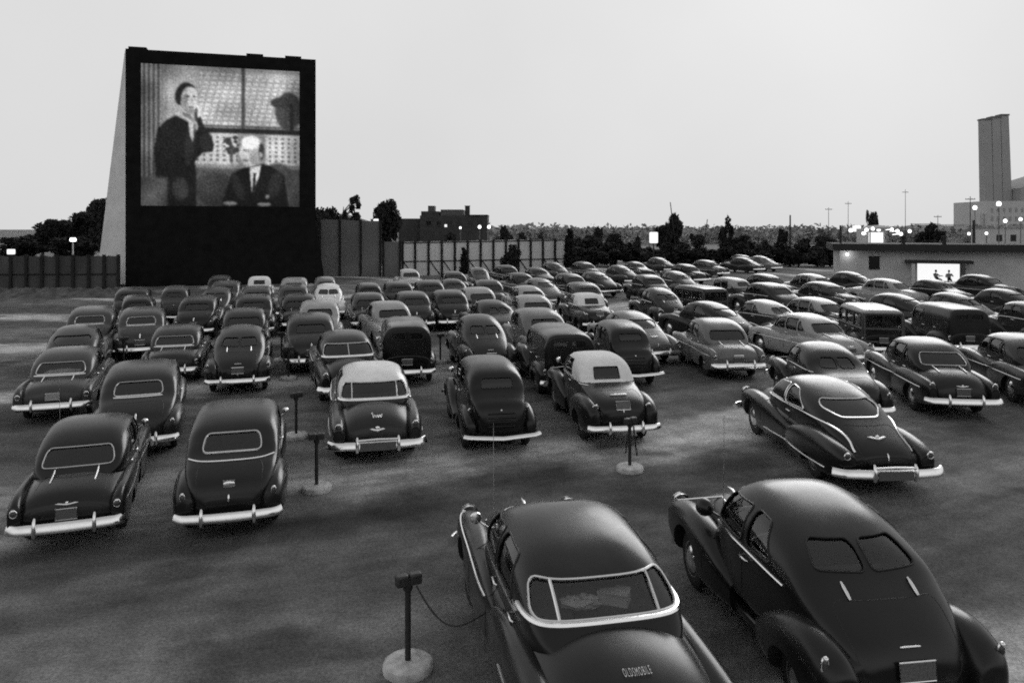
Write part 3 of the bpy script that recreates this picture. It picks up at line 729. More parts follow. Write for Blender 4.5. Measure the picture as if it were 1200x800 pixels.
def shelf_things(root, k):
    """what lies behind the rear window belongs to no part of the car; see below"""

def lettering(text, z, size):
    def f(root, k):
        cu = bpy.data.curves.new('letters', 'FONT'); cu.body = text; cu.size = size; cu.align_x = 'CENTER'; cu.extrude = .005; cu.space_character = 1.35
        t = obj('tmp', cu); dg = bpy.context.evaluated_depsgraph_get(); dg.update()
        me = bpy.data.meshes.new_from_object(t.evaluated_get(dg), depsgraph=dg); bpy.data.objects.remove(t)
        for v in me.vertices:
            q, no = k['back'](v.co.x, z + v.co.y, k['allb'])
            v.co = q + no * (.006 + v.co.z)
        me.materials.clear(); me.materials.append(M_CHROME)
        obj('lettering', me, root)
    return f

def mirror(side, y, z):
    def f(root, k):
        q, no = k['flank'](y, z, side, k['allb'])
        m = MB(); e = q + Vector((side * .16, .03, .12)); m.tube([q, q + Vector((side * .10, .02, .06)), e], .010, 6)
        m.lathe([(.02, -.035), (.065, -.02), (.07, .0), (.06, .008)], 16, e - Vector((0, .0, 0)), 'Y')
        m.build('side_mirror', M_CHROME, root, 50)
    return f

def spotlight(side, y, z):
    def f(root, k):
        q, no = k['flank'](y, z, side, k['allb'])
        e = q + Vector((side * .14, .10, .08)); m = MB(); m.tube([q, e], .014, 6)
        m.lathe([(.02, -.12), (.075, -.09), (.105, -.02), (.105, .04), (.09, .05)], 20, e, 'Y')
        m.build('spotlight', k['paint'], root, 50)
    return f

def taillamp_low(side):
    def f(root, k):
        pass
    return f

def wood_trim(root, k):
    """ash framing on the sides and tail of the station wagon"""
    fl, bk = k['flank'], k['back']
    m = MB()
    for s in (-1, 1):
        for y in (.06, 1.07, 1.99, 2.98):
            m.tube([(lambda a: a[0] + a[1] * .004)(fl(y, z, s, k['allb'])) for z in (.62, .8, 1.0, 1.15, 1.3, 1.45, 1.6)], .034, 4)
        for z in (.66, 1.10, 1.62):
            m.tube([(lambda a: a[0] + a[1] * .006)(fl(.06 + 2.9 * t / 12, z, s, k['allb'])) for t in range(13)], .036, 4)
    for x in (-.68, .68): m.tube([(lambda a: a[0] + a[1] * .006)(bk(x, z, k['allb'])) for z in (.62, .8, 1.0, 1.2, 1.4, 1.6)], .04, 4)
    for z in (.66, 1.10, 1.61): m.tube([(lambda a: a[0] + a[1] * .006)(bk(x, z, k['allb'])) for x in (-.66, -.4, -.2, 0, .2, .4, .66)], .036, 4)
    m.build('wood_frame', M_WOOD_LIGHT, root, 30)

def spare_pipe(root, k):
    m = MB(); m.tube([Vector((.45, k['oy'] - .06, .30)), Vector((.45, k['oy'] + .6, .30))], .028, 10); m.build('exhaust_pipe', M_RUBBER, root)

def stubby(S, k=.66, y0=1.5):
    """the same car with a shorter, steeper tail"""
    f = lambda y: y if y > y0 else y0 - (y0 - y) * k
    T = D(S, body=[(f(p[0]),) + p[1:] for p in S['body']], cabin=[(f(p[0]),) + p[1:] for p in S['cabin']], rf=[(f(p[0]) - .10,) + p[1:] for p in S['rf']], wy=(f(S['wy'][0]) - .05, S['wy'][1]))
    T['rb'] = D(S['rb'], out=.10 - f(0)); T['cav'] = (f(S['cav'][0]) + .04, S['cav'][1]); return T

STYLES = {
    'near_wrap': D(WRAP, clear=1, cz=1.12, body=[(p[0], p[1] + (.05 if .3 < p[0] < 1.6 else 0), p[2], p[3], p[4] + (.05 if .7 < p[0] < 1.6 else .03 if .3 < p[0] < 2.1 else 0)) for p in WRAP['body']], rw=D(WRAP['rw'], panes=[[(-.715, 1.19), (.715, 1.19), (.645, 1.405), (-.645, 1.405)]]), backtrims=[dict(pts=[(-.76, 1.175), (-.6, 1.17), (-.3, 1.17), (0, 1.17), (.3, 1.17), (.6, 1.17), (.76, 1.175)], r=.028)], extra=[lettering('OLDSMOBILE', 1.05, .032), antenna(-.60, 3.75), mirror(-1, 3.55, 1.16), spare_pipe], emb=[(0, .995, .30, .05, 'wing'), (0, .89, .03, .06, 'vert')]),
    'near_fastback': D(stubby(FASTBACK), clear=1, rw=D(FASTBACK['rw'], panes=[[(a, b + .04) for a, b in w_] for w_ in FASTBACK['rw']['panes']]), extra=[spotlight(-1, 3.52, 1.12), antenna(-.55, 3.55), spare_pipe]),
    'hardtop': D(WRAP, emb=[(0, .72, .30, .09, 'wing'), (0, .93, .20, .06, 'script')], extra=[spare_pipe]),
    'wrap': D(WRAP, rw=D(WRAP['rw'], bars=[0.0])),
    'slab': SLAB,
    'slab_bright': D(SLAB, clear=1, rw=D(SLAB['rw'], frame=.013), backtrims=[dict(pts=[(-.62, 1.06), (-.3, 1.055), (0, 1.055), (.3, 1.055), (.62, 1.06)], r=.026)], plate=(0, .68, True)),
    'slab_hinged': D(SLAB, rw=D(SLAB['rw'], frame=.012), emb=[(0, .76, .36, .05, 'wing')], extra=[mirror(1, 3.4, 1.1), antenna(-.78, 3.5)]),
    'forties': FORTIES,
    'forties_belt': D(FORTIES, rw=D(FORTIES['rw'], frame=.016), emb=[(0, .86, .20, .13, 'shield'), (0, .68, .04, .10, 'vert')], plate=None,
        backtrims=[dict(pts=[(-.73, 1.135), (-.5, 1.12), (-.2, 1.115), (0, 1.115), (.2, 1.115), (.5, 1.12), (.73, 1.135)], r=.014)], extra=[mirror(1, 3.3, 1.15), spare_pipe]),
    'forties_chrome': D(FORTIES, rw=D(FORTIES['rw'], frame=.012), backtrims=[dict(pts=[(-.5, 1.175), (-.2, 1.17), (0, 1.17), (.2, 1.17), (.5, 1.175)], r=.02)]),
    'big_chrome': D(BIGSEDAN, rw=D(BIGSEDAN['rw'], frame=.011)),
    'sedanette_plain': D(SEDANETTE, rw=D(SEDANETTE['rw'], frame=0), swf={}, trims=[], rb=dict(w=1.86, z=.45, h=.14, bow=.13, wrap=.12, guards=[-.36, .36], out=.14)),
    'fastback': FASTBACK,
    'thirties': THIRTIES,
    'trunkback': D(THIRTIES, extra=[mirror(-1, 3.0, 1.2)]),
    'ragtop': D(RAGTOP, extra=[mirror(-1, 3.2, 1.2)]),
    'sedanette': SEDANETTE,
    'big': BIGSEDAN,
    'coupe': COUPE,
    'wagon': D(WAGON, clear=1, extra=[wood_trim]),
    'panel': PANEL,
}

# ------------------------------------------------------------------ every car of the photograph:
# roof top in the photograph (x, y), heading (degrees left of straight on), kind, colour, roof colour, label
CARS = [
 (657, 584, 12, 'near_wrap', 'dark', None, 'dark sedan with wraparound rear window, a box and papers behind the glass'),
 (926, 559, 8, 'near_fastback', 'dark', None, 'dark humpbacked sedan with split rear window filling the bottom right corner'),
 (990, 441, 3, 'sedanette', 'black', None, 'black two-door fastback with bright sweeping side moulding and kite-shaped rear window'),
 (430, 431, 13, 'hardtop', 'charcoal', 'white', 'two-tone hardtop with white roof and dark three-piece rear window'),
 (565, 420, 11, 'trunkback', 'black', None, 'black upright trunkback sedan with louvred tail between white hardtop and white-topped convertible'),
 (703, 412, 9, 'ragtop', 'dark', None, 'dark convertible with raised white cloth top beside a speaker stand'),
 (80, 490, 20, 'slab_hinged', 'dark', None, 'dark sedan with chrome-framed rear window and two trunk hinges at bottom left'),
 (155, 442, 14, 'forties_chrome', 'charcoal', None, 'dark rounded sedan half hidden behind the hinged-trunk sedan at bottom left'),
 (265, 473, 16, 'forties_belt', 'dark', None, 'dark dome-roofed sedan with chrome belt line and shield on its trunk'),
 (56, 406, 20, 'slab_bright', 'mid', None, 'grey sedan with papers on its shelf and a pale license plate'),
 (98, 382, 15, 'sedanette_plain', 'charcoal', None, 'dark fastback turned to the right behind the grey sedan with papers'),
 (117, 365, 15, 'forties_chrome', 'mid', None, 'grey sedan with chrome underline to its window, third back at far left'),
 (157, 353, 18, 'thirties', 'dark', None, 'dark upright sedan with small bright glints, beside the grey sedan at far left'),
 (174, 341, 13, 'forties', 'dark', None, 'dark sedan below the tower, left of the small boxy car'),
 (201, 340, 13, 'thirties', 'mid', None, 'small boxy car half hidden beside a dark sedan below the tower'),
 (208, 362, 16, 'forties_chrome', 'mid', None, 'grey sedan with bright bar under its window, behind the chrome-banded sedan'),
 (200, 385, 17, 'slab_bright', 'charcoal', None, 'dark sedan with white chrome band below its rear window'),
 (228, 350, 8, 'forties', 'dark', None, 'dark sedan turned slightly right behind the bar-windowed grey sedan'),
 (240, 338, 8, 'fastback', 'charcoal', None, 'dark fastback in the file of cars under the middle of the screen'),
 (253, 335, 8, 'forties', 'mid', None, 'grey sedan squeezed behind the dark fastback under the screen'),
 (250, 328, 10, 'thirties', 'charcoal', None, 'farthest dark sedan under the centre of the movie screen'),
 (304, 324, 12, 'ragtop', 'light', None, 'pale-topped car with black slot window farthest back under the screen'),
 (306, 335, 12, 'slab', 'mid', None, 'grey sedan directly in front of the pale slot-windowed car'),
 (298, 346, 12, 'forties', 'dark', None, 'dark sedan second in front of the pale slot-windowed car'),
 (288, 358, 12, 'slab', 'charcoal', None, 'dark sedan with tall rear window behind the plain round-backed sedan'),
 (284, 378, 11, 'fastback', 'dark', None, 'plain dark round-backed sedan standing alone left of the speaker stands'),
 (356, 325, 10, 'forties', 'light', None, 'pale small sedan farthest back at the right foot of the tower'),
 (370, 324, 10, 'thirties', 'grey', None, 'grey car hidden beside the pale small sedan at the tower foot'),
 (352, 333, 10, 'forties', 'mid', None, 'grey sedan in front of the pale small sedan at the tower foot'),
 (376, 335, 10, 'fastback', 'white', None, 'white round-backed car with thin dark slit window'),
 (352, 347, 11, 'slab', 'dark', None, 'dark sedan left of the white slit-windowed car'),
 (374, 355, 11, 'forties', 'light', None, 'pale sedan with small dark window below the white slit-windowed car'),
 (383, 376, 12, 'forties', 'charcoal', None, 'dark round-roofed sedan in front of the pale small-windowed sedan'),
 (405, 391, 15, 'wrap', 'dark', None, 'dark sedan with divided chrome rear window behind the white-roofed hardtop'),
 (422, 343, 11, 'slab', 'dark', 'mid', 'dark sedan with bright bumper right of the white slit-windowed car'),
 (440, 331, 12, 'thirties', 'dark', None, 'dark humped sedan in front of the left end of the light fence'),
 (454, 353, 18, 'slab', 'light', None, 'pale sedan with its left tail fender showing, behind the black box sedan'),
 (474, 372, 8, 'panel', 'black', None, 'black box-backed van left of centre with no window showing'),
 (478, 315, 14, 'big', 'pale', None, 'pale car standing alone in front of the light board fence'),
 (466, 329, 12, 'forties', 'dark', None, 'dark sedan just in front of the pale car at the fence'),
 (486, 340, 12, 'forties', 'charcoal', None, 'dark sedan behind the pale left-turned sedan'),
 (506, 328, 12, 'forties', 'dark', None, 'dark round-backed sedan right of the pale car at the fence'),
 (522, 326, 14, 'coupe', 'dark', None, 'small dark coupe tucked beside a broad dark sedan near the fence'),
 (530, 318, 18, 'big', 'dark', None, 'broad dark sedan near the fence under the middle posts'),
 (559, 313, 12, 'sedanette_plain', 'mid', None, 'grey sloping-backed car nearest the fence in the middle'),
 (564, 328, 12, 'slab', 'mid', None, 'grey sedan directly behind the striped-roof sedan in the middle'),
 (557, 337, 14, 'slab', 'mid', 'light', 'light-roofed sedan above the large dark sedan in the middle'),
 (543, 345, 12, 'forties', 'black', None, 'large dark sedan behind the sedan with two bright window glints'),
 (566, 368, 12, 'fastback', 'charcoal', None, 'dark sedan with two bright glints in its split window, centre'),
 (580, 352, 20, 'coupe', 'dark', None, 'dark coupe showing between the large dark sedan and the pale big-windowed car'),
 (592, 310, 20, 'big', 'black', None, 'black sedan in front of the dark bush at the fence'),
 (607, 319, 20, 'big', 'dark', None, 'dark sedan right in front of the black sedan by the bush'),
 (628, 325, 24, 'sedanette_plain', 'grey', None, 'grey fastback turned left with its sloping tail to the right'),
 (616, 334, 16, 'big', 'light', None, 'light-roofed sedan behind the pale big-windowed car'),
 (621, 345, 12, 'slab', 'light', None, 'pale sedan with big dark rear window, right of centre'),
 (645, 307, 25, 'sedanette_plain', 'charcoal', None, 'dark fastback at the right end of the light fence'),
 (625, 313, 25, 'coupe', 'dark', None, 'small dark coupe at the fence right of the bush'),
 (681, 306, 28, 'big', 'mid', None, 'grey sedan alone in front of the dark hedge, right of the fence end'),
 (664, 320, 25, 'big', 'charcoal', 'mid', 'long low sedan behind the small grey-roofed sedan, right of centre'),
 (702, 319, 25, 'sedanette_plain', 'charcoal', None, 'dark fastback following the long low sedan'),
 (680, 330, 14, 'forties', 'mid', None, 'grey-roofed sedan directly behind the second white-topped convertible'),
 (686, 343, 13, 'ragtop', 'dark', None, 'second convertible with white top and black oblong window, farther back'),
 (722, 310, 26, 'sedanette_plain', 'charcoal', None, 'dark fastback in front of the hedge left of the lit square sign'),
 (741, 306, 24, 'coupe', 'dark', None, 'low dark coupe in front of the hedge under the lit square sign'),
 (768, 301, 28, 'sedanette_plain', 'charcoal', None, 'round-roofed dark car at the back row under the lit square sign'),
 (747, 320, 16, 'forties', 'dark', None, 'dark sedan second row back behind the split-window sedan'),
 (787, 317, 22, 'fastback', 'mid', None, 'grey mottled fastback right of the dark second-row sedan'),
 (768, 337, 14, 'fastback', 'dark', None, 'dark sedan with split rear window and bright fender, right of the convertible'),
 (752, 363, 18, 'sedanette_plain', 'grey', None, 'grey fastback half hidden behind the dark upright sedan'),
 (725, 373, 10, 'thirties', 'dark', None, 'dark upright sedan with a small window glint, right of centre'),
 (638, 377, 10, 'panel', 'black', None, 'black square-backed van behind the white-topped convertible'),
 (656, 370, 14, 'forties', 'grey', None, 'grey-topped sedan partly hidden by the black square-backed van'),
 (800, 309, 30, 'big', 'dark', None, 'low dark sedan in the last row right of the lit square sign'),
 (824, 304, 38, 'big', 'mid', 'grey', 'side-on grey sedan with three windows in the last row'),
 (866, 301, 36, 'sedanette_plain', 'charcoal', None, 'dark round-roofed fastback in the last row before the shrubs'),
 (882, 298, 36, 'big', 'black', None, 'black sedan in the last row between two fastbacks'),
 (903, 300, 36, 'sedanette_plain', 'grey', None, 'pale-tailed fastback at the right end of the last row'),
 (852, 324, 26, 'thirties', 'charcoal', 'light', 'light-roofed upright car with glinting windows, right of the grey mottled fastback'),
 (814, 333, 22, 'wagon', 'black', None, 'black station wagon with glints in its side windows'),
 (908, 321, 30, 'big', 'charcoal', None, 'dark sedan behind another in the fourth file from the right'),
 (910, 331, 26, 'forties', 'charcoal', None, 'dark sedan with mottled rear window in front of its twin'),
 (838, 354, 30, 'sedanette_plain', 'dark', None, 'dark fastback directly behind the light grey slab-sided sedan'),
 (839, 371, 4, 'slab', 'grey', None, 'light grey slab-sided sedan with an emblem above a divided bumper'),
 (904, 351, 30, 'coupe', 'mid', 'light', 'light-topped coupe behind the light three-window sedan'),
 (935, 363, 22, 'big', 'light', None, 'light sedan with three side windows and small rear window'),
 (962, 321, 32, 'big', 'charcoal', 'light', 'light-roofed dark sedan left of the low building'),
 (975, 330, 30, 'big', 'charcoal', 'mid', 'grey-roofed sedan with a bright hood, left of the pale sedan'),
 (1005, 318, 30, 'sedanette_plain', 'black', None, 'black fastback below the dark window of the low building'),
 (1050, 326, 34, 'big', 'light', None, 'pale sedan in front of the low building, tail to the right'),
 (972, 349, 28, 'big', 'mid', 'light', 'light-roofed sedan with open vent window just behind the station wagon'),
 (1062, 343, 30, 'sedanette_plain', 'charcoal', None, 'dark low fastback behind the wooden station wagon'),
 (1020, 353, 0, 'wagon', 'dark', 'light', 'wooden-bodied station wagon with a light roof'),
 (968, 399, 4, 'coupe', 'dark', None, 'dark coupe with split rear window just behind the black chrome-swept fastback'),
 (1100, 327, 28, 'coupe', 'dark', 'dark', 'dark coupe under the brightly lit doorway of the building'),
 (1158, 321, 32, 'big', 'dark', None, 'dark sedan against the building right of the lit doorway'),
 (1182, 337, 24, 'sedanette_plain', 'charcoal', None, 'low dark fastback at the right edge behind the boxy sedan'),
 (1140, 344, 24, 'fastback', 'charcoal', None, 'dark fastback with sloping tail behind the dark panel van'),
 (1190, 350, 12, 'forties', 'charcoal', None, 'boxy dark sedan cut by the right edge, right of the panel van'),
 (1120, 355, 6, 'panel', 'dark', None, 'dark panel van right of the wooden station wagon'),
 (1095, 395, 1, 'big_chrome', 'dark', None, 'dark four-door sedan with chrome-framed rear window right of the coupe'),
 (1205, 390, 0, 'big', 'charcoal', 'mid', 'grey-topped sedan cut off by the right edge of the picture'),
]

# where the rear bumper of the nearest cars is seen
ZS = 1.05      # cars of the forties stand tall
SCALE = {0: 1.05, 1: 1.02, 2: 1.04, 3: 1.05, 5: 1.0, 6: .93, 8: .97, 9: .96, 16: .97}
XS = {1: 1.09, 2: 1.06, 5: .94, 6: .87, 8: .92}            # how broad
ZX = {0: .97, 1: 1.0, 2: .96, 3: .95, 5: 1.07}
BUMPER = {2: (1047, 554), 3: (443, 520), 4: (590, 511), 5: (734, 504), 6: (76, 617), 8: (267, 606), 9: (60, 476), 16: (199, 434), 82: (868, 430)}
PROTO = {}
placed = []
for i, (px, py, head, kind, tone, roof, label) in enumerate(CARS):
    S = STYLES[kind]
    a = math.radians(head)
    if i not in BUMPER and i > 1: a -= math.atan((px - CX) / F_PX) - math.atan((px - CX) / 1300)     # headings were read against a longer lens
    if i in BUMPER:
        p = ray_point(*BUMPER[i], S['rb']['z'] * ZS * SCALE.get(i, 1)); off = (-S['L'] / 2 - .10) * SCALE.get(i, 1)
    else:
        p = ray_point(px - (16 if px > 880 and i > 10 else 0), py, S['zr'] * ZS * (1.035 if i > 10 else 1) * SCALE.get(i, 1)); off = (S['crest'] - S['L'] / 2 + .15) * SCALE.get(i, 1)    # the roof's top is not over the middle of the car
    p = Vector((p.x + math.sin(a) * off, p.y - math.cos(a) * off, 0))
    placed.append([p.x, p.y, a, S['L'] * SCALE.get(i, 1), px, py])
# ------------------------------------------------------------------ settle the cars so that none stands inside another
def corners(c, w=0.93, e=0.08):
    x, y, a, L = c[:4]; h = L / 2 + e
    r = (math.cos(a), math.sin(a)); f = (-math.sin(a), math.cos(a))
    return [(x + r[0] * sx * w + f[0] * sy * h, y + r[1] * sx * w + f[1] * sy * h) for sx, sy in ((-1, -1), (1, -1), (1, 1), (-1, 1))]
def penetration(a, b):
    A, B = corners(a), corners(b); best, bax = 1e9, None
    for c in (a, b):
        for ax in ((math.cos(c[2]), math.sin(c[2])), (-math.sin(c[2]), math.cos(c[2]))):
            pa = [p[0] * ax[0] + p[1] * ax[1] for p in A]; pb = [p[0] * ax[0] + p[1] * ax[1] for p in B]
            o = min(max(pa), max(pb)) - max(min(pa), min(pb))
            if o <= 0: return 0, None
            # prefer to slide along the line of sight: it shows least
            wgt = o * (0.33 if abs(ax[1]) > 0.7 else 1.0)
            if wgt < best:
                best = wgt; s = 1 if sum(pa) > sum(pb) else -1; bax = (ax[0] * s * o, ax[1] * s * o)
    return best, bax
FIXED = set(BUMPER) | {0, 1}; START = [list(p) for p in placed]
for it in range(200):
    moved = False
    for i in range(len(placed)):
        for j in range(i):
            o, ax = penetration(placed[i], placed[j])
            if o > 0.004:
                moved = True
                ki, kj = i in FIXED, j in FIXED
                wi, wj = (0.0, 1.0) if ki and not kj else (1.0, 0.0) if kj and not ki else (0.5, 0.5) if not ki else (0.0, 0.0)
                for c, s, w in ((placed[i], 1, wi), (placed[j], -1, wj)):
                    c[0] += ax[0] * s * w * 0.6; c[1] += ax[1] * s * w * 0.6
    if not moved: break

if globals().get('REPORT'):
    for c, p, q in zip(CARS, placed, START): print(c[:4], round(math.hypot(p[0] - q[0], p[1] - q[1]), 2), round(p[0] - q[0], 2), round(p[1] - q[1], 2))
def ground_frame(x, y, a):
    e = 1.2
    n = Vector((-(gz(x + e, y) - gz(x - e, y)) / (2 * e), -(gz(x, y + e) - gz(x, y - e)) / (2 * e), 1)).normalized()
    f = Vector((-math.sin(a), math.cos(a), 0)); f = (f - n * f.dot(n)).normalized(); r = f.cross(n)
    M = Matrix((r, f, n)).transposed().to_4x4(); M.translation = Vector((x, y, gz(x, y)))
    return M

roots = []
for ci, ((px, py, head, kind, tone, roof, label), p) in enumerate(zip(CARS, placed)):
    far = p[1] > 48
    if kind not in PROTO:
        root = PROTO[kind] = make_car(STYLES[kind])
    else:
        root = copy_car(PROTO[kind], far)
    repaint(root, tone, roof)
    M = ground_frame(p[0], p[1], p[2])
    root.matrix_world = M @ Matrix.Diagonal((XS.get(ci, SCALE.get(ci, rnd.uniform(.975, 1.02))), SCALE.get(ci, 1), SCALE.get(ci, rnd.uniform(.98, 1.025) * (1.035 if ci > 10 else 1)) * ZS * ZX.get(ci, 1), 1))
    nm = {'wagon': 'parked_station_wagon', 'panel': 'parked_van'}.get(kind, 'parked_car'); root.name = nm
    tag(root, label, {'wagon': 'station wagon', 'panel': 'van'}.get(kind, 'car'), 'cars parked facing the screen')
    roots.append(root)

# things lying in the cars
def in_car(i, x, y, z):
    return roots[i].matrix_world @ Vector((x, y - STYLES[CARS[i][3]]['L'] / 2, z))
def crumple(seed, r, n=14):
    rr = random.Random(seed); mb = MB()
    mb.ball((0, 0, r[2]), r, 0, n, 9)
    for v in mb.v:
        k = 1 + rr.uniform(-.22, .22); v.x *= k; v.y *= k; v.z = max(0.0, v.z * (1 + rr.uniform(-.25, .15)))
    return mb
M_PAPER = noisy('paper', 0.62, 0.1, 20, rough=0.9)
mb = MB(); mb.box((0, 0, .055), (.30, .20, .11)); mb.box((0, 0, .118), (.31, .21, .015)); mb.box((0.02, 0, .128), (.03, .212, .004))
o = mb.build('box', M_CARD, None, 20); o.location = in_car(0, .17, 1.62, 1.124); o.rotation_euler = (0, 0, math.radians(-18))
tag(o, 'pale cardboard box behind the wraparound rear window of the nearest dark sedan', 'box')
mb = crumple(3, (.20, .12, .06))
o = mb.build('newspaper', M_PAPER, None, 15); o.location = in_car(0, -.18, 1.58, 1.122)
tag(o, 'crumpled pale papers beside the box in the nearest sedan rear window', 'paper')
mb = crumple(5, (.42, .13, .075), 20)
o = mb.build('newspaper', M_PAPER, None, 15); o.location = in_car(9, .02, 1.42, 1.002); o.rotation_euler = (0, 0, roots[9].rotation_euler.z)
tag(o, 'heap of pale papers behind the rear window of the grey sedan at left', 'paper')

# ------------------------------------------------------------------ people
M_SHIRT = noisy('light_shirt', 0.55, 0.1, 14, rough=0.9)
M_SKIN = noisy('skin', 0.30, 0.1, 10, rough=0.55)
M_HAIR = noisy('dark_hair', 0.02, 0.3, 40, rough=0.6)
M_TROUSER = noisy('dark_trousers', 0.03, 0.2, 20, rough=0.9)
def person(joints, bones, radii, mats_of, label, head, face_dir):
    """one continuous body grown on a skeleton"""
    names = list(joints)
    me = bpy.data.meshes.new('person'); me.from_pydata([joints[n] for n in names], [(names.index(a), names.index(b)) for a, b in bones], [])
    o = obj('person', me)
    m = o.modifiers.new('s', 'SKIN'); 
    for i, n in enumerate(names):
        d = me.skin_vertices[0].data[i]; d.radius = (radii[n], radii[n]); d.use_root = (n == 'pelvis')
    ss = o.modifiers.new('d', 'SUBSURF'); ss.levels = 2; ss.render_levels = 2
    dg = bpy.context.evaluated_depsgraph_get(); dg.update()
    res = bpy.data.meshes.new_from_object(o.evaluated_get(dg), depsgraph=dg)
    bpy.data.objects.remove(o)
    for mt in (M_SHIRT, M_SKIN, M_TROUSER): res.materials.append(mt)
    segs = [(Vector(joints[a]), Vector(joints[b]), mats_of(a, b)) for a, b in bones]
    for p in res.polygons:
        p.use_smooth = True; best = 9
        for a, b, mi in segs:
            ab = b - a; t = max(0, min(1, (p.center - a).dot(ab) / max(ab.length_squared, 1e-9))); dd = (p.center - (a + ab * t)).length
            if dd < best: best, p.material_index = dd, mi
    # head with nose and ears is part of the same mesh
    bm = bmesh.new(); bm.from_mesh(res)
    h = MB(); hd = Vector(head); fd = Vector(face_dir).normalized(); sd = Vector((0, 0, 1)).cross(fd)
    h.ball(hd, (.078, .095, .118), 0, 20, 14)
    h.ball(hd + fd * .095 + Vector((0, 0, -.012)), (.016, .022, .026), 0, 8, 6)
    for s in (-1, 1): h.ball(hd + sd * .078 * s, (.016, .022, .032), 0, 8, 6); h.ball(hd + fd * .082 + sd * .03 * s + Vector((0, 0, .012)), (.013, .012, .008), 0, 8, 6)
    hm = h.mesh('tmp', (M_SHIRT,), 60)
    for p in hm.polygons: p.material_index = 1
    bm.from_mesh(hm); bm.to_mesh(res); bm.free(); bpy.data.meshes.remove(hm)
    res.name = 'person'
    o = obj('person', res)
    hr = MB(); hr.ball(hd - fd * .012 + Vector((0, 0, .022)), (.085, .10, .108), 0, 20, 14)
    hr.v = [v if (v - hd).dot(fd) < .06 or v.z > hd.z + .06 else v - fd * .05 for v in hr.v]
    hair = hr.build('hair', M_HAIR, o, 60)
    tag(o, label, 'person')
    return o

def sitter():
    J = dict(pelvis=(0, 0, .02), waist=(0, -.04, .20), chest=(0, -.07, .38), neck=(0, -.06, .53), top=(0, -.04, .60),
             ls=(-.17, -.07, .46), le=(-.30, .12, .30), lw=(-.26, .34, .33), lh=(-.24, .42, .34),
             rs=(.17, -.07, .46), re=(.25, .10, .24), rw=(.16, .32, .22), rh=(.13, .40, .23),
             lk=(-.12, .42, .04), la=(-.12, .52, -.14), rk=(.12, .42, .04), ra=(.12, .52, -.14), lt=(-.12, .62, -.16), rt=(.12, .62, -.16))
    R = dict(pelvis=.14, waist=.13, chest=.145, neck=.055, top=.05, ls=.075, le=.052, lw=.03, lh=.032, rs=.075, re=.052, rw=.03, rh=.032, lk=.065, la=.045, rk=.065, ra=.045, lt=.04, rt=.04)
    B = [('pelvis', 'waist'), ('waist', 'chest'), ('chest', 'neck'), ('neck', 'top'), ('chest', 'ls'), ('ls', 'le'), ('le', 'lw'), ('lw', 'lh'), ('chest', 'rs'), ('rs', 're'), ('re', 'rw'), ('rw', 'rh'),
         ('pelvis', 'lk'), ('lk', 'la'), ('la', 'lt'), ('pelvis', 'rk'), ('rk', 'ra'), ('ra', 'rt')]
    # fingers of the two hands
    for w, hnd, sx in (('lw', 'lh', 1), ('rw', 'rh', -1)):
        for k in range(5):
            a, b = hnd + 'f%da' % k, hnd + 'f%db' % k; hx, hy, hz = J[hnd]
            if k == 4: J[a] = (hx + sx * .04, hy - .015, hz + .01); J[b] = (hx + sx * .055, hy + .02, hz)
            else: J[a] = (hx + sx * (.025 - .018 * k), hy + .05, hz + .005); J[b] = (hx + sx * (.025 - .018 * k), hy + .075 + .008 * (k in (1, 2)), hz - .025)
            R[a] = .009; R[b] = .008; B += [(hnd, a), (a, b)]
    def mats(a, b):
        if b in ('neck', 'top') or a in ('le', 're', 'lw', 'rw', 'lh', 'rh') or 'f' in b[2:]: return 1 if b != 'neck' else 0
        if 'k' in b[1:] or a[1:] in ('k', 'a'): return 2
        return 0
    return J, B, R, mats
J, B, R, mats = sitter()
drv = person(J, B, R, mats, 'driver in a light shirt seen through the side window of the corner fastback', (0, -.01, .72), (-.15, 1, 0))
drv.matrix_world = roots[1].matrix_world @ Matrix.Translation((-.37, 2.52 - 2.5, .70))
mb = MB(); mb.box((0, 0, 0), (1.25, .52, .16)); cu = mb.build('seat', M_SEAT, roots[1], 30); cu.location = (0, 2.56 - 2.5, .50)

# ------------------------------------------------------------------ the ground
M_GROUND, nt, b = new_mat('gravel_lot')
tc = nt.nodes.new('ShaderNodeTexCoord')
def node(t, **k):
    n = nt.nodes.new(t)
    for a, v in k.items(): setattr(n, a, v)
    return n
def noise(scale, detail=6, rough=.6, vec=None):
    n = node('ShaderNodeTexNoise'); n.inputs['Scale'].default_value = scale; n.inputs['Detail'].default_value = detail; n.inputs['Roughness'].default_value = rough
    nt.links.new(vec or tc.outputs['Object'], n.inputs['Vector']); return n
def math_(op, a, b=None, c=None):
    n = node('ShaderNodeMath', operation=op)
    for i, v in enumerate((a, b, c)):
        if v is None: continue
        if isinstance(v, (int, float)): n.inputs[i].default_value = v
        else: nt.links.new(v, n.inputs[i])
    return n.outputs[0]
def maprange(v, a, b_, c, d):
    n = node('ShaderNodeMapRange'); n.interpolation_type = 'SMOOTHSTEP'
    for k, x in zip(('From Min', 'From Max', 'To Min', 'To Max'), (a, b_, c, d)): n.inputs[k].default_value = x
    nt.links.new(v, n.inputs['Value']); return n.outputs['Result']
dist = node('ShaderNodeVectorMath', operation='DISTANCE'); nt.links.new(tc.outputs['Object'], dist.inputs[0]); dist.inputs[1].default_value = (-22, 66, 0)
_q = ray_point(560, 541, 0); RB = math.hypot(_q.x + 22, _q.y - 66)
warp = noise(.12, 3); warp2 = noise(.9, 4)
r_ = math_('ADD', dist.outputs['Value'], math_('ADD', math_('MULTIPLY_ADD', warp.outputs['Fac'], 5.0, -2.5), math_('MULTIPLY_ADD', warp2.outputs['Fac'], 1.6, -.8)))
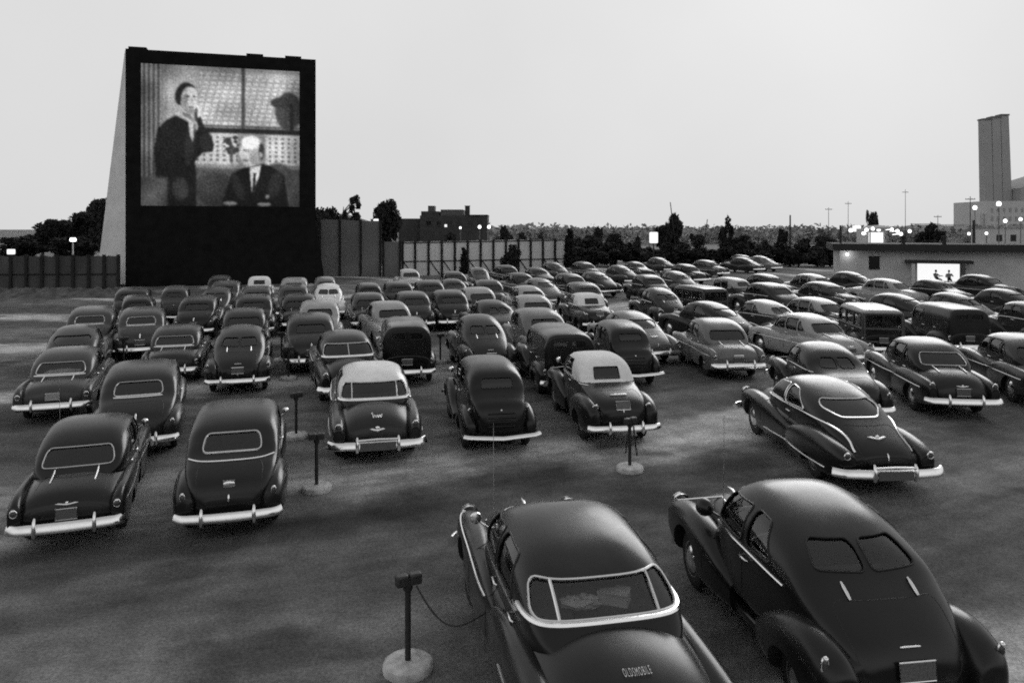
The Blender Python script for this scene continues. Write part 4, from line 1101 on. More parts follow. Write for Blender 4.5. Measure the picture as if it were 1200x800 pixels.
ph = math_('MODULO', math_('ADD', r_, 5.2 - RB + 101.0), 10.1)          # lit ramp crests painted as bands of paler gravel
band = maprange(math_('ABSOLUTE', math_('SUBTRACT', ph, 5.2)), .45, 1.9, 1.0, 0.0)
sp = node('ShaderNodeSeparateXYZ'); nt.links.new(tc.outputs['Object'], sp.inputs[0])
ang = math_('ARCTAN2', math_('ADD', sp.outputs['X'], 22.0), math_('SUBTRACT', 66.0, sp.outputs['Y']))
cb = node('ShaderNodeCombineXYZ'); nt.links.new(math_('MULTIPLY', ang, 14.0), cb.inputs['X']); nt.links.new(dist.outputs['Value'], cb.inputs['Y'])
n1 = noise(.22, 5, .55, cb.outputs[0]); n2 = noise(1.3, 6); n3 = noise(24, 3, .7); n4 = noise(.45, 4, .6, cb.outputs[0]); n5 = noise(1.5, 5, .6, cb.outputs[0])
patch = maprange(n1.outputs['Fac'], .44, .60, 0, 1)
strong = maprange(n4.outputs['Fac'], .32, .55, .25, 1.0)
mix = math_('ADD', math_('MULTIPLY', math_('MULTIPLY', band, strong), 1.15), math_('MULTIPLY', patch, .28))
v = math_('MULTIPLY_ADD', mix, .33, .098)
v = math_('MULTIPLY', v, maprange(n2.outputs['Fac'], .25, .75, .72, 1.28))
v = math_('MULTIPLY', v, maprange(n5.outputs['Fac'], .3, .7, .78, 1.22))
v = math_('MULTIPLY', v, maprange(n3.outputs['Fac'], .25, .75, .66, 1.34))
oil = noise(.33, 3, .5); spot = maprange(oil.outputs['Fac'], .60, .70, 1.0, .5)
v = math_('MULTIPLY', v, spot)
# old oil stains where the cars of the second row back out
wv = node('ShaderNodeVectorMath', operation='ADD'); nt.links.new(tc.outputs['Object'], wv.inputs[0]); wn = noise(.8, 4)
sc_ = node('ShaderNodeVectorMath', operation='SCALE'); nt.links.new(wn.outputs['Color'], sc_.inputs[0]); sc_.inputs['Scale'].default_value = 2.2; nt.links.new(sc_.outputs[0], wv.inputs[1])
for (sx, sy, rad) in ((628, 552, 1.5), (365, 600, 1.3), (850, 545, 1.5), (470, 592, 1.2), (300, 770, 1.1), (150, 470, 1.6), (760, 585, 1.0)):
    q = ray_point(sx, sy, 0); dn = node('ShaderNodeVectorMath', operation='DISTANCE'); nt.links.new(wv.outputs[0], dn.inputs[0]); dn.inputs[1].default_value = (q.x + 1.1, q.y + 1.1, q.z + 1.1)
    v = math_('MULTIPLY', v, maprange(dn.outputs['Value'], rad * .3, rad * 1.25, .42, 1.0))
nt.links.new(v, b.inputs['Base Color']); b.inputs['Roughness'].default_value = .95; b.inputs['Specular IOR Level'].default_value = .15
bp = node('ShaderNodeBump'); bp.inputs['Strength'].default_value = .6; bp.inputs['Distance'].default_value = .02
nt.links.new(n3.outputs['Fac'], bp.inputs['Height']); nt.links.new(bp.outputs['Normal'], b.inputs['Normal'])

xs = [-3000, -1200, -500, -200, -110] + [-70 + 2 * i for i in range(71)] + [110, 200, 500, 1200, 3000]
ys = [-400, -60, -10] + [2 * i for i in range(60)] + [130, 160, 220, 320, 500, 800, 1500, 4000]
vs = [(x, y, gz(x, y)) for y in ys for x in xs]; w = len(xs)
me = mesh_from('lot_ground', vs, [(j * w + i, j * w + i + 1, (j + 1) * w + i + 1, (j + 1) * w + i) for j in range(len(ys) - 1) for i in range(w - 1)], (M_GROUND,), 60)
tag(obj('ground', me), 'dark gravel lot with paler bands painted as lit ramp crests between the car rows', kind='structure')

# pale rubble berm at the foot of the tower
M_BERM = noisy('pale_rubble', .085, .6, 2.2, rough=.95, bump=.8)
def berm(pa, pb, d0, d1, h, wd, name, lab):
    d0, d1 = d0 * DK, d1 * DK; A = Vector(((pa - CX) / F_PX * d0, d0)); Bq = Vector(((pb - CX) / F_PX * d1, d1)); vs, fs = [], []; N = 60
    ax = (Bq - A).normalized(); nr = Vector((-ax.y, ax.x)); rr = random.Random(4)
    for i in range(N + 1):
        c = A.lerp(Bq, i / N); e = min(1, i / 6, (N - i) / 6)
        for k in range(7):
            t = k / 3 - 1; q = c + nr * t * wd; hh = h * e * max(0, 1 - t * t) * rr.uniform(.55, 1.35) - (.05 if k in (0, 6) else 0)
            vs.append((q.x, q.y, gz(q.x, q.y) + hh))
    for i in range(N):
        for k in range(6): fs.append((i * 7 + k, i * 7 + k + 1, (i + 1) * 7 + k + 1, (i + 1) * 7 + k))
    tag(obj(name, mesh_from(name, vs, fs, (M_BERM,), 30)), lab, kind='structure')
berm(-40, 185, 73, 72, .5, 2.0, 'berm', 'low pale rubble ridge in front of the left fence')

# ------------------------------------------------------------------ the screen tower
M_BLACK = noisy('black_tower_boards', .010, .3, 1.5, rough=.9, spec=.1)
M_FLANK = noisy('pale_tower_flank', .7, .12, .5, rough=.85)
SL, SR = at(147, HZ, 83.0), at(370, HZ, 88.5)
SL.z = SR.z = 0
ex = (SR - SL).normalized(); ey = Vector((-ex.y, ex.x, 0)); W_S = (SR - SL).length       # ey points away from the cars
zt, zb = 20.18, -.3
def on_screen(px, py, off=0.0):
    """point of the screen plane seen through a pixel, off metres in front of it"""
    d = Vector(((px - CX) / F_PX, 1, -(py - HZ) / F_PX)); o = Vector((0, 0, EYE))
    P0 = SL - ey * off; t = (P0 - o).dot(ey) / d.dot(ey); return o + d * t
tower = empty('screen_tower', (SL.x, SL.y, gz(SL.x, SL.y)))
tag(tower, 'tall black drive-in screen tower with pale left flank', 'movie screen')
TI = Matrix.Translation(-tower.location)
def tb(mb, name, m, parent=tower, ang=20):
    mb.v = [TI @ v for v in mb.v]; return mb.build(name, m, parent, ang)
pc = [on_screen(163, 241), on_screen(350, 239), on_screen(352, 84), on_screen(166, 73)]
u = lambda p: (p - SL).dot(ex)
x0, x1 = (u(pc[0]) + u(pc[3])) / 2, (u(pc[1]) + u(pc[2])) / 2; z0, z1 = pc[0].z, (pc[2].z + pc[3].z) / 2
mb = MB()
def slab(mb, ua, ub, za, zb_, da, db):
    c = [SL + ex * a + ey * d + Vector((0, 0, z)) for z in (za, zb_) for a, d in ((ua, da), (ub, da), (ub, db), (ua, db))]
    mb.add(c, [(3, 2, 1, 0), (4, 5, 6, 7), (0, 1, 5, 4), (1, 2, 6, 5), (2, 3, 7, 6), (3, 0, 4, 7)])
slab(mb, 0, x0, zb, zt, 0, .9); slab(mb, x1, W_S, zb, zt, 0, .9); slab(mb, x0, x1, z1, zt, 0, .9); slab(mb, x0, x1, zb, z0, 0, .9)
slab(mb, x0, x1, z0, z1, .25, .9)
for a in (.2, W_S * .62, W_S * .83): slab(mb, a, a + 1.4, zt, zt + .22, .1, .8)
tb(mb, 'black_frame', M_BLACK)
# buttress that widens to the foot on the right, pale flank on the left
mb = MB()
def pt(a, d, z): return SL + ex * a + ey * d + Vector((0, 0, z))
mb.add([pt(W_S + .003, .05, zb), pt(W_S + .9, .3, zb), pt(W_S + .003, .05, 5.2), pt(W_S + .003, 7.5, zb), pt(W_S + .9, 7.5, zb), pt(W_S + .003, 2.2, 5.2)], [(0, 1, 2), (5, 4, 3), (0, 3, 4, 1), (1, 4, 5, 2), (2, 5, 3, 0)])
tb(mb, 'buttress', M_BLACK)
mb = MB()
mb.add([pt(-.003, .05, zb + .6), pt(-.003, .05, zt - .1), pt(-.25, 1.0, zt - .1), pt(-3.1, 4.0, zb + .6), pt(.3, 5.2, zb + .6), pt(.3, 1.5, zt - .1)], [(0, 1, 2, 3), (3, 2, 5, 4), (0, 3, 4), (1, 5, 2)])
tb(mb, 'side_wall', M_FLANK)
mb = MB(); mb.box(pt(-1.9, 3.6, 2.3), (.7, .5, 1.5)); tb(mb, 'floodlight_box', M_BLACK)
# the picture on the screen: what the projector throws, one grey value for each point of the screen
NX, NY = 260, 236
U, V = np.meshgrid((np.arange(NX) + .5) / NX, (np.arange(NY) + .5) / NY)      # V runs down
rs = np.random.RandomState(5)
def blur(a, k=1):
    for _ in range(k):
        p = np.pad(a, 1, mode='edge'); a = (p[:-2, 1:-1] + p[2:, 1:-1] + p[1:-1, :-2] + p[1:-1, 2:] + 2 * p[1:-1, 1:-1]) / 6
    return a
def poly(pts):
    m = np.zeros(U.shape, bool); n = len(pts)
    for i in range(n):
        (xa, ya), (xb, yb) = pts[i], pts[(i + 1) % n]
        c = ((ya > V) != (yb > V)) & (U < (xb - xa) * (V - ya) / ((yb - ya) or 1e-9) + xa); m ^= c
    return m
def ell(x, y, a, b_, rot=0):
    c, s = math.cos(rot), math.sin(rot); X, Y = U - x, V - y
    return ((X * c + Y * s) / a) ** 2 + ((-X * s + Y * c) / b_) ** 2 < 1
I = .52 + 0 * U
def paint_(mask, val, soft=2):
    global I
    a = blur(mask.astype(float), soft + 1); I = I * (1 - a) + val * a
paint_(U < .13, .40); I += np.where(U < .13, .22 * np.sin(U * 220) * (U < .13), 0) * .6      # curtain
paint_((U > .16) & (V < .47), .62)
for k in range(13):                                                                            # the lit storeys across the street
    y = .05 + k * .032; paint_((U > .36) & (abs(V - y) < .008) & (np.sin(U * 140 + k) > -.4), .82, 1)
paint_((U > .62) & (abs(V - .05) < .02), .75); paint_((abs(U - .635) < .012) & (V < .47), .28)
paint_((U > .36) & (abs(V - .455) < .02), .14); paint_((U > .36) & (abs(V - .425) < .006), .3, 1)
paint_((U > .33) & (V > .48) & (V < .70), .74)
paint_((U > .33) & (V > .50) & (V < .68) & (np.sin(U * 150) > .35) & (np.sin(V * 190) > .1), .34, 1); paint_((U > .60) & (U < .78) & (V > .48) & (V < .70), .5, 8)
paint_(ell(.93, .30, .09, .14), .25, 6); paint_(ell(.88, .24, .07, .04), .2, 4); paint_((abs(U - .95) < .012) & (V > .25) & (V < .47), .15, 2)
paint_((U > .30) & (V > .73), .30, 5); paint_(ell(.46, .88, .13, .12), .21, 12)                 # sofa
# the standing man: dark jacket, lit from the right, a receiver at his ear
paint_(poly([(.21, .36), (.15, .40), (.10, .46), (.08, .60), (.09, .78), (.09, 1.0), (.34, 1.0), (.34, .80), (.33, .68), (.38, .62), (.44, .61), (.45, .56), (.41, .46), (.36, .43), (.33, .48), (.29, .40)]), .09, 3)
paint_(ell(.30, .56, .03, .16, .1), .15, 10); paint_(ell(.40, .54, .04, .07), .14, 6); paint_(ell(.24, .88, .05, .08), .22, 14); paint_((U < .16) & (V > .80), .34, 14)
paint_(ell(.262, .205, .052, .085, .3), .12, 3); paint_(ell(.285, .165, .045, .035), .12, 3)
paint_(ell(.297, .25, .052, .098), .74, 3); paint_(ell(.268, .27, .022, .06), .50, 5); paint_(ell(.315, .20, .03, .045), .88, 4)
paint_(ell(.285, .222, .013, .007), .22, 1); paint_(ell(.325, .222, .011, .006), .25, 1); paint_(ell(.310, .255, .008, .022), .62, 1); paint_(ell(.305, .298, .022, .006), .30, 1); paint_(ell(.300, .325, .030, .022), .45, 4)
paint_(poly([(.25, .33), (.30, .35), (.33, .40), (.30, .38), (.26, .36)]), .35, 2)
paint_(poly([(.29, .40), (.325, .40), (.32, .55), (.30, .50)]), .66, 2)
paint_(poly([(.335, .37), (.365, .36), (.40, .47), (.36, .47)]), .12, 2); paint_(ell(.350, .325, .020, .045), .76, 2); paint_(ell(.338, .35, .010, .05), .2, 2)
# plant on the desk
for _ in range(16): paint_(ell(.575 + rs.uniform(-.05, .05), .555 + rs.uniform(-.05, .06), rs.uniform(.01, .022), rs.uniform(.008, .018), rs.uniform(0, 3)), .2, 1)
paint_(ell(.56, .64, .010, .06), .28, 2)
# the seated man: bald, looking to the left, dark suit and tie
paint_(ell(.86, .80, .10, .12), .24, 12)
paint_(poly([(.62, .73), (.56, .77), (.50, .98), (.50, 1.0), (.93, 1.0), (.90, .77), (.82, .71), (.76, .69)]), .08, 3)
paint_(ell(.60, .86, .03, .10, -.3), .15, 8); paint_(ell(.84, .84, .04, .10, .2), .14, 8)
paint_(ell(.685, .60, .070, .115, .2), .80, 3); paint_(ell(.68, .535, .055, .045), .95, 5); paint_(ell(.715, .64, .04, .06), .60, 6)
paint_(ell(.752, .60, .018, .062), .16, 4); paint_(ell(.748, .625, .012, .022), .6, 2)
paint_(ell(.648, .595, .016, .006), .3, 1); paint_(ell(.622, .62, .014, .020), .78, 2); paint_(ell(.645, .668, .020, .006), .38, 1); paint_(ell(.665, .60, .02, .012), .58, 3)
paint_(poly([(.675, .72), (.75, .70), (.735, .79), (.69, .90)]), .84, 2); paint_(poly([(.70, .76), (.718, .76), (.708, .92), (.692, .89)]), .12, 1)
paint_(ell(.55, .98, .045, .014), .6, 3); paint_(ell(.77, .985, .045, .012), .6, 3); paint_(ell(.79, .93, .013, .016), .5, 2)
lo_ = blur(np.kron(rs.rand(8, 9), np.ones((30, 30)))[:NY, :NX], 160); I = I * (.80 + .4 * lo_) + .03
I = blur(I, 2); grain = blur(rs.normal(0, 1, U.shape), 1); I = I + .10 * grain * (.25 + I)
edge = np.minimum(np.minimum(U, 1 - U), np.minimum(V, 1 - V) * .9)
I = np.clip(I * (.72 + .28 * np.clip(edge / .12, 0, 1)) + rs.normal(0, .022, U.shape), .01, 1)
vs = []
for j in range(NY + 1):
    for i in range(NX + 1):
        vs.append(pt(x0 + (x1 - x0) * i / NX, .248, z1 + (z0 - z1) * j / NY) - tower.location)
fs = [(j * (NX + 1) + i, (j + 1) * (NX + 1) + i, (j + 1) * (NX + 1) + i + 1, j * (NX + 1) + i + 1) for j in range(NY) for i in range(NX)]
me = bpy.data.meshes.new('screen'); me.from_pydata([tuple(v) for v in vs], [], fs); me.update()
ca = me.color_attributes.new('film', 'FLOAT_COLOR', 'CORNER')
Iv = np.pad(I, ((0, 1), (0, 1)), mode='edge')
vals = np.zeros((len(me.loops), 4), np.float32); vi = np.zeros(len(me.loops), np.int32); me.loops.foreach_get('vertex_index', vi)
g = Iv.reshape(-1)[vi]; vals[:, 0] = vals[:, 1] = vals[:, 2] = g ** 2.2 * 0.95; vals[:, 3] = 1
ca.data.foreach_set('color', vals.ravel())
M_FILM, nt, b = new_mat('projected_film')
at_ = nt.nodes.new('ShaderNodeVertexColor'); at_.layer_name = 'film'
b.inputs['Base Color'].default_value = g4(.02); b.inputs['Roughness'].default_value = .9; b.inputs['Specular IOR Level'].default_value = 0
nt.links.new(at_.outputs['Color'], b.inputs['Emission Color']); b.inputs['Emission Strength'].default_value = 1.0
me.materials.append(M_FILM); obj('screen', me, tower)
# ------------------------------------------------------------------ fences
M_FENCE_D = noisy('weathered_fence_boards', .07, .35, .7, rough=.9, stretch=(1, 1, .3))
M_FENCE_M = noisy('grey_panel_wall', .16, .15, .4, rough=.9)
M_FENCE_L = noisy('pale_fence_boards', .66, .10, .3, rough=.9, stretch=(1, 1, .4))
M_POST = noisy('dark_post', .014, .3, 3, rough=.9)
def fence(name, A, Bq, heights, board, bw, posts, label, rail=None, brace=False, thick=.05, out=None):
    """boards one by one along A-B, posts on the side that faces the lot"""
    root = empty(name, (A.x, A.y, gz(A.x, A.y))); tag(root, label, 'fence')
    ax = (Bq - A); Ln = ax.length; ax.normalize(); nr = Vector((ax.y, -ax.x, 0)); nr = nr if nr.y < 0 else -nr
    mb = MB(); rr = random.Random(len(name)); t = 0.0; ang = math.atan2(ax.y, ax.x)
    while t < Ln - .01:
        w = min(bw, Ln - t); c = A + ax * (t + w / 2); h0 = gz(c.x, c.y); h = heights[0] + (heights[1] - heights[0]) * t / Ln + rr.uniform(-.03, .03)
        mb.box((c.x - root.location.x, c.y - root.location.y, (h0 - .1 + h) / 2 - root.location.z), (w - .006, thick * rr.uniform(.85, 1.15), h - h0 + .1), ang); t += w
    mb.build('boards', board, root, 20)
    for k in range(posts + 1):
        c = A + ax * min(Ln - .1, max(.1, Ln * k / posts)) + nr * .12; h0 = gz(c.x, c.y); h = heights[0] + (heights[1] - heights[0]) * k / posts + .12
        mb = MB(); mb.box((c.x - root.location.x, c.y - root.location.y, (h0 - .2 + h) / 2 - root.location.z), (.22, .16, h - h0 + .2), ang); mb.build('post', M_POST, root, 20)
    if rail:
        for f in rail:
            mb = MB(); P = A + nr * .065; Q = Bq + nr * .065
            za = gz(P.x, P.y) + (heights[0] - gz(P.x, P.y)) * f; zq = gz(Q.x, Q.y) + (heights[1] - gz(Q.x, Q.y)) * f
            mb.tube([Vector((P.x, P.y, za)) - root.location, Vector((Q.x, Q.y, zq)) - root.location], .06, 4); mb.build('rail', M_POST, root, 20)
    if brace:
        for k in range(posts):
            if k % 3 == 1: continue
            P = A + ax * Ln * k / posts + nr * .10; Q = A + ax * Ln * (k + .85) / posts + nr * .10
            za = gz(P.x, P.y) + (heights[0] - gz(P.x, P.y)) * .5; mb = MB()
            mb.tube([Vector((P.x, P.y, za)) - root.location, Vector((Q.x, Q.y, gz(Q.x, Q.y) + .1)) - root.location], .05, 4); mb.build('brace', M_POST, root, 20)
    return root
A = at(-60, HZ, 80); Bq = at(141, HZ, 80.5)
fence('board_fence', A, Bq, (2.70, 2.72), M_FENCE_D, .22, 11, 'dark weathered board fence left of the screen tower', rail=[.45], brace=False)
A = at(374, HZ, 101); Bq = at(447, HZ, 102)
fence('panel_wall', A, Bq, (5.9, 5.7), M_FENCE_M, .9, 3, 'tall grey panelled wall beside the right foot of the tower')
A = at(448, HZ, 102.2); Bq = at(470, HZ, 102.5)
fence('panel_wall', A, Bq, (3.6, 3.6), M_FENCE_M, .9, 1, 'short lower grey wall between the tall panel wall and the pale fence')
A = at(470.5, HZ, 103); Bq = at(664, HZ, 110)
fence('board_fence', A, Bq, (3.55, 3.8), M_FENCE_L, .45, 13, 'pale board fence with dark posts and diagonal braces', rail=[.97, .42], brace=True)

# ------------------------------------------------------------------ vegetation
M_LEAF = noisy('dark_foliage', .028, .55, .6, rough=.8, spec=.2)
M_LEAF2 = noisy('dusky_foliage', .042, .55, .6, rough=.8, spec=.2)
M_BARK = noisy('bark', .04, .4, 4, rough=.95)
def leaves(seed, clumps, per, leaf):
    rr = random.Random(seed); mb = MB(); vs, fs = [], []
    for (c, r) in clumps:
        for _ in range(per):
            d = Vector((rr.gauss(0, 1), rr.gauss(0, 1), rr.gauss(0, 1))).normalized() * (rr.random() ** .45)
            p = Vector(c) + Vector((d.x * r[0], d.y * r[1], d.z * r[2]))
            a = Vector((rr.gauss(0, 1), rr.gauss(0, 1), rr.gauss(0, .7))).normalized(); b_ = a.cross(Vector((rr.gauss(0, 1), rr.gauss(0, 1), rr.gauss(0, 1)))).normalized()
            s = leaf * rr.uniform(.5, 1.4); n = len(vs)
            vs += [p - a * s, p + b_ * s * .55, p + a * s, p - b_ * s * .55]; fs.append((n, n + 1, n + 2, n + 3))
    me = bpy.data.meshes.new('leaves'); me.from_pydata([tuple(v) for v in vs], [], fs); me.update(); return me
def tree_proto(seed, kind, mat):
    rr = random.Random(seed); root = empty('tree'); mb = MB(); cl = []
    if kind == 'round':
        mb.tube([(0, 0, -.3), (.03, 0, .15), (.0, .02, .5), (.02, 0, .75)], [.045, .036, .026, .012], 8)
        for k in range(9):
            a = rr.uniform(0, 6.28); h = rr.uniform(.35, .62); e = (math.cos(a) * rr.uniform(.15, .3), math.sin(a) * rr.uniform(.15, .3), h + rr.uniform(.1, .28))
            mb.tube([(0, 0, h - .08), (e[0] * .5, e[1] * .5, h + .06), e], [.018, .012, .005], 6); cl.append((e, (rr.uniform(.10, .17),) * 2 + (rr.uniform(.09, .14),)))
        for k in range(12):
            a = rr.uniform(0, 6.28); q = rr.uniform(0, .26); cl.append(((math.cos(a) * q, math.sin(a) * q, rr.uniform(.40, .88 - q * .5)), (rr.uniform(.09, .16),) * 2 + (rr.uniform(.08, .13),)))
        lf = leaves(seed, cl, 170, .040)
    elif kind == 'loose':
        mb.tube([(0, 0, -.3), (.02, 0, .3), (-.02, .02, .6), (.01, 0, .85)], [.03, .025, .018, .006], 8)
        for k in range(11):
            a = rr.uniform(0, 6.28); h = rr.uniform(.45, .85); l = rr.uniform(.12, .34); e = (math.cos(a) * l, math.sin(a) * l, h + rr.uniform(.05, .16))
            mb.tube([(0, 0, h - .05), (e[0] * .6, e[1] * .6, h + .05), e], [.012, .008, .003], 6); cl.append((e, (rr.uniform(.05, .10),) * 2 + (rr.uniform(.04, .07),)))
        lf = leaves(seed, cl, 130, .030)
    elif kind == 'cypress':
        mb.tube([(0, 0, -.1), (0, 0, .6), (0, 0, .95)], [.03, .02, .004], 8)
        for k in range(26):
            z = .06 + .9 * k / 25; r = .115 * (1 - z) ** .6 + .012; cl.append(((rr.uniform(-.02, .02), rr.uniform(-.02, .02), z), (r, r, .05)))
        lf = leaves(seed, cl, 90, .028)
    else:   # shrub
        mb.tube([(0, 0, -.1), (.02, 0, .3), (.04, .02, .6)], [.03, .02, .008], 6); mb.tube([(0, 0, 0), (-.12, .05, .3), (-.2, .08, .55)], [.02, .014, .006], 6)
        for k in range(14):
            a = rr.uniform(0, 6.28); q = rr.uniform(0, .38); cl.append(((math.cos(a) * q, math.sin(a) * q, rr.uniform(.15, .80 - q * .6)), (rr.uniform(.12, .2),) * 2 + (rr.uniform(.10, .18),)))
        lf = leaves(seed, cl, 170, .05)
    mb.build('trunk', M_BARK, root, 60)
    lf.materials.append(mat); obj('crown', lf, root)
    root.location = (0, -500, -50)
    return root
PT = {'round': [tree_proto(11, 'round', M_LEAF), tree_proto(12, 'round', M_LEAF), tree_proto(13, 'round', M_LEAF2)], 'loose': [tree_proto(21, 'loose', M_LEAF), tree_proto(22, 'loose', M_LEAF2)],
      'cypress': [tree_proto(31, 'cypress', M_LEAF)], 'shrub': [tree_proto(41, 'shrub', M_LEAF), tree_proto(42, 'shrub', M_LEAF2), tree_proto(43, 'shrub', M_LEAF)]}
used = set(); tcount = {}
def plant(kind, px, ytop, d, wpx, label, group=None, var=None, cat='tree', name=None):
    """a plant whose top is seen at ytop and whose crown is wpx pixels wide"""
    k = tcount.get(kind, 0); tcount[kind] = k + 1
    src = PT[kind][(k if var is None else var) % len(PT[kind])]
    if src.name in used: c = copy_car(src, False)
    else: c = src; used.add(src.name)
    p = at(px, ytop, d); g = gz(p.x, p.y); h = p.z - g
    w = wpx / F_PX * d * DK
    nat = {'round': .78, 'loose': .70, 'cypress': .25, 'shrub': .95}[kind]
    top = {'round': .93, 'loose': .97, 'cypress': 1.0, 'shrub': .90}[kind]
    c.location = (p.x, p.y, g); c.scale = (w / nat, w / nat, h / top); c.rotation_euler = (0, 0, k * 1.7)
    c.name = name or ('shrub' if kind == 'shrub' else kind + '_tree' if kind != 'cypress' else 'cypress_tree')
    tag(c, label, cat, group); return c
# left wood behind the board fence
for px, yt, d, w, lab in [
    (-14, 268, 128, 44, 'dark tree at the left edge of the picture behind the fence'), (16, 262, 132, 46, 'dark tree second from the left edge behind the fence'),
    (38, 256, 122, 44, 'dark pointed tree above the left part of the fence'), (50, 262, 136, 42, 'dark low-crowned tree right of the pointed one'),
    (64, 257, 124, 34, 'narrow dark tree left of the twin-globe lamp'), (78, 256, 134, 44, 'dark tree behind the twin-globe lamp'),
    (93, 250, 126, 42, 'dark tree right of the twin-globe lamp'), (108, 243, 130, 40, 'dark tree second from the tower flank'),
    (118, 231, 122, 36, 'tallest dark tree beside the tower flank')]:
    plant('round', px, yt, d, w, lab, 'trees behind the left fence')
plant('round', 28, 278, 118, 60, 'low dark tree filling the gap behind the left fence', 'trees behind the left fence'); plant('round', 88, 276, 117, 64, 'low dark tree in front of the lamp trees', 'trees behind the left fence')
# right of the tower
plant('round', 372, 248, 118, 30, 'dark tree at the right edge of the screen tower'); plant('round', 388, 244, 124, 36, 'low dark tree behind the grey panel wall')
plant('loose', 402, 232, 122, 40, 'loose open tree above the grey panel wall'); plant('round', 452, 234, 120, 40, 'round dark tree left of the brick house')
for px, yt, w, lab in [(448, 266, 40, 'dark bush behind the panel wall end'), (474, 262, 40, 'dark bush left of the brick house'), (500, 268, 38, 'dark bush below the brick house gable'), (530, 270, 40, 'dark bush below the middle of the brick house'), (560, 272, 38, 'dark bush below the brick house chimney'), (590, 263, 28, 'dark bush right of the house lamps'), (612, 270, 30, 'dark bush behind the pale fence'), (635, 260, 22, 'small round tree behind the right part of the pale fence')]:
    plant('shrub', px, yt, 112, w, lab, 'bushes behind the pale fence', cat='bush')
for px, yt, d, w, lab in [(504, 289, 101, 15, 'slim dark evergreen at the second post of the pale fence'), (544, 290, 102, 14, 'slim dark evergreen in the middle of the pale fence'), (668, 268, 107, 20, 'tall dark cypress at the right end of the pale fence')]:
    plant('cypress', px, yt, d, w, lab)
plant('shrub', 600, 285, 103, 28, 'dark pointed bush in front of the pale fence', cat='bush')
# hedge and the ragged shrubs along the far side, right
for i, (px, yt, d, w, lab) in enumerate([
    (688, 278, 132, 36, 'dark shrub right of the cypress'), (700, 264, 140, 32, 'bushy dark tree behind the hedge, right of the cypress'), (722, 274, 138, 24, 'small dark tree left of the lit square sign'),
    (748, 268, 140, 20, 'dark tree touching the lit square sign on its left'), (778, 264, 142, 27, 'dark tree right of the lit square sign'), (790, 248, 144, 32, 'dark tree with a bare leaning pole above it'),
    (818, 274, 140, 20, 'dark slender tree in the middle of the right hedge'), (852, 250, 142, 20, 'tall dark tree standing out of the right hedge'), (870, 276, 140, 32, 'broad dark tree right of the tall hedge tree'),
    (895, 274, 143, 27, 'dark tree before the far lights, left of the low building'), (917, 268, 144, 14, 'narrow dark tree near the far lights'), (944, 278, 140, 32, 'dark tree next to the low building'), (968, 276, 138, 27, 'dark tree at the left end of the low building')]):
    plant(['round', 'shrub'][i % 2], px, yt, d, w, lab, 'trees along the far side of the lot')
for i, px in enumerate(range(672, 985, 22)):
    lab = ['low hedge shrub below the lit square sign' if 740 < px < 790 else 'low hedge shrub behind the last car row, %s' % ['by the fence end', 'left of the square sign', 'right of the square sign', 'below the tall hedge tree', 'near the low building'][min(4, (px - 672) // 63)]][0]
    plant('shrub', px, 283 + (i * 7) % 7, 126 + (i * 5) % 4, 42, lab, 'hedge shrubs behind the last car row', cat='shrub')
plant('round', 1022, 247, 180, 14, 'small wispy tree above the bright glare at right', var=2); plant('shrub', 1090, 259, 150, 40, 'dark bush beyond the roof of the low building', cat='bush')
# far, unbroken line of woods, its foliage colour paled to stand for haze
rr = random.Random(9); cl = []
for k in range(170):
    px = 560 + k * 4.6; d = rr.uniform(300, 380); p = at(px, rr.uniform(263, 266.5), d); cl.append(((p.x, p.y, (p.z + gz(p.x, p.y)) / 2), (rr.uniform(4, 9), 6, max(1.5, (p.z - gz(p.x, p.y)) / 2 * rr.uniform(.7, 1.25)))))
me = leaves(77, cl, 90, .9); me.materials.append(noisy('hazed_foliage', .30, .4, .1, rough=.9)); tag(obj('distant_woods', me), kind='stuff')

# ------------------------------------------------------------------ low concession building at the right
M_WALL = noisy('building_wall', .48, .12, .8, rough=.9); M_ROOF = noisy('tar_roof', .075, .2, .6, rough=.9); M_FASCIA = noisy('dark_fascia', .02, .2, 1, rough=.8)
M_DARKGLASS = noisy('dark_window', .012, .1, 5, rough=.15)
BL, BR = at(984, HZ, 86.0), at(1290, HZ, 78.0); BL.z = BR.z = gz(BL.x, BL.y)
bx = (BR - BL).normalized(); by = Vector((-bx.y, bx.x, 0)); LB = (BR - BL).length; bang = math.atan2(bx.y, bx.x)
bld = empty('concession_building', BL); tag(bld, 'long low building with flat overhanging roof and brightly lit doorway', 'building')
def bu(px):   # distance along the front seen at column px
    d = Vector(((px - CX) / F_PX, 1, 0)); o = Vector((0, 0, 0)); n = by; t = (BL - o).dot(n) / d.dot(n); return ((d * t) - BL).dot(bx)
def bz(px, py):
    d = Vector(((px - CX) / F_PX, 1, -(py - HZ) / F_PX)); t = BL.dot(by) / Vector((d.x, d.y, 0)).dot(by); return EYE + d.z * t - BL.z
def bbox(mb, u0, u1, v0, v1, z0_, z1_):
    c = [bx * a + by * v + Vector((0, 0, z)) for z in (z0_, z1_) for a, v in ((u0, v0), (u1, v0), (u1, v1), (u0, v1))]
    mb.add(c, [(3, 2, 1, 0), (4, 5, 6, 7), (0, 1, 5, 4), (1, 2, 6, 5), (2, 3, 7, 6), (3, 0, 4, 7)])
zr = bz(1000, 289); u_a, u_b = bu(1075), bu(1132); z_t = bz(1100, 309); w_a, w_b, w0, w1 = bu(1018), bu(1031), bz(1024, 315), bz(1024, 301)
mb = MB(); bbox(mb, 0, w_a, 0, .25, -.2, zr); bbox(mb, w_a, w_b, 0, .25, -.2, w0); bbox(mb, w_a, w_b, 0, .25, w1, zr); bbox(mb, w_b, u_a, 0, .25, -.2, zr)
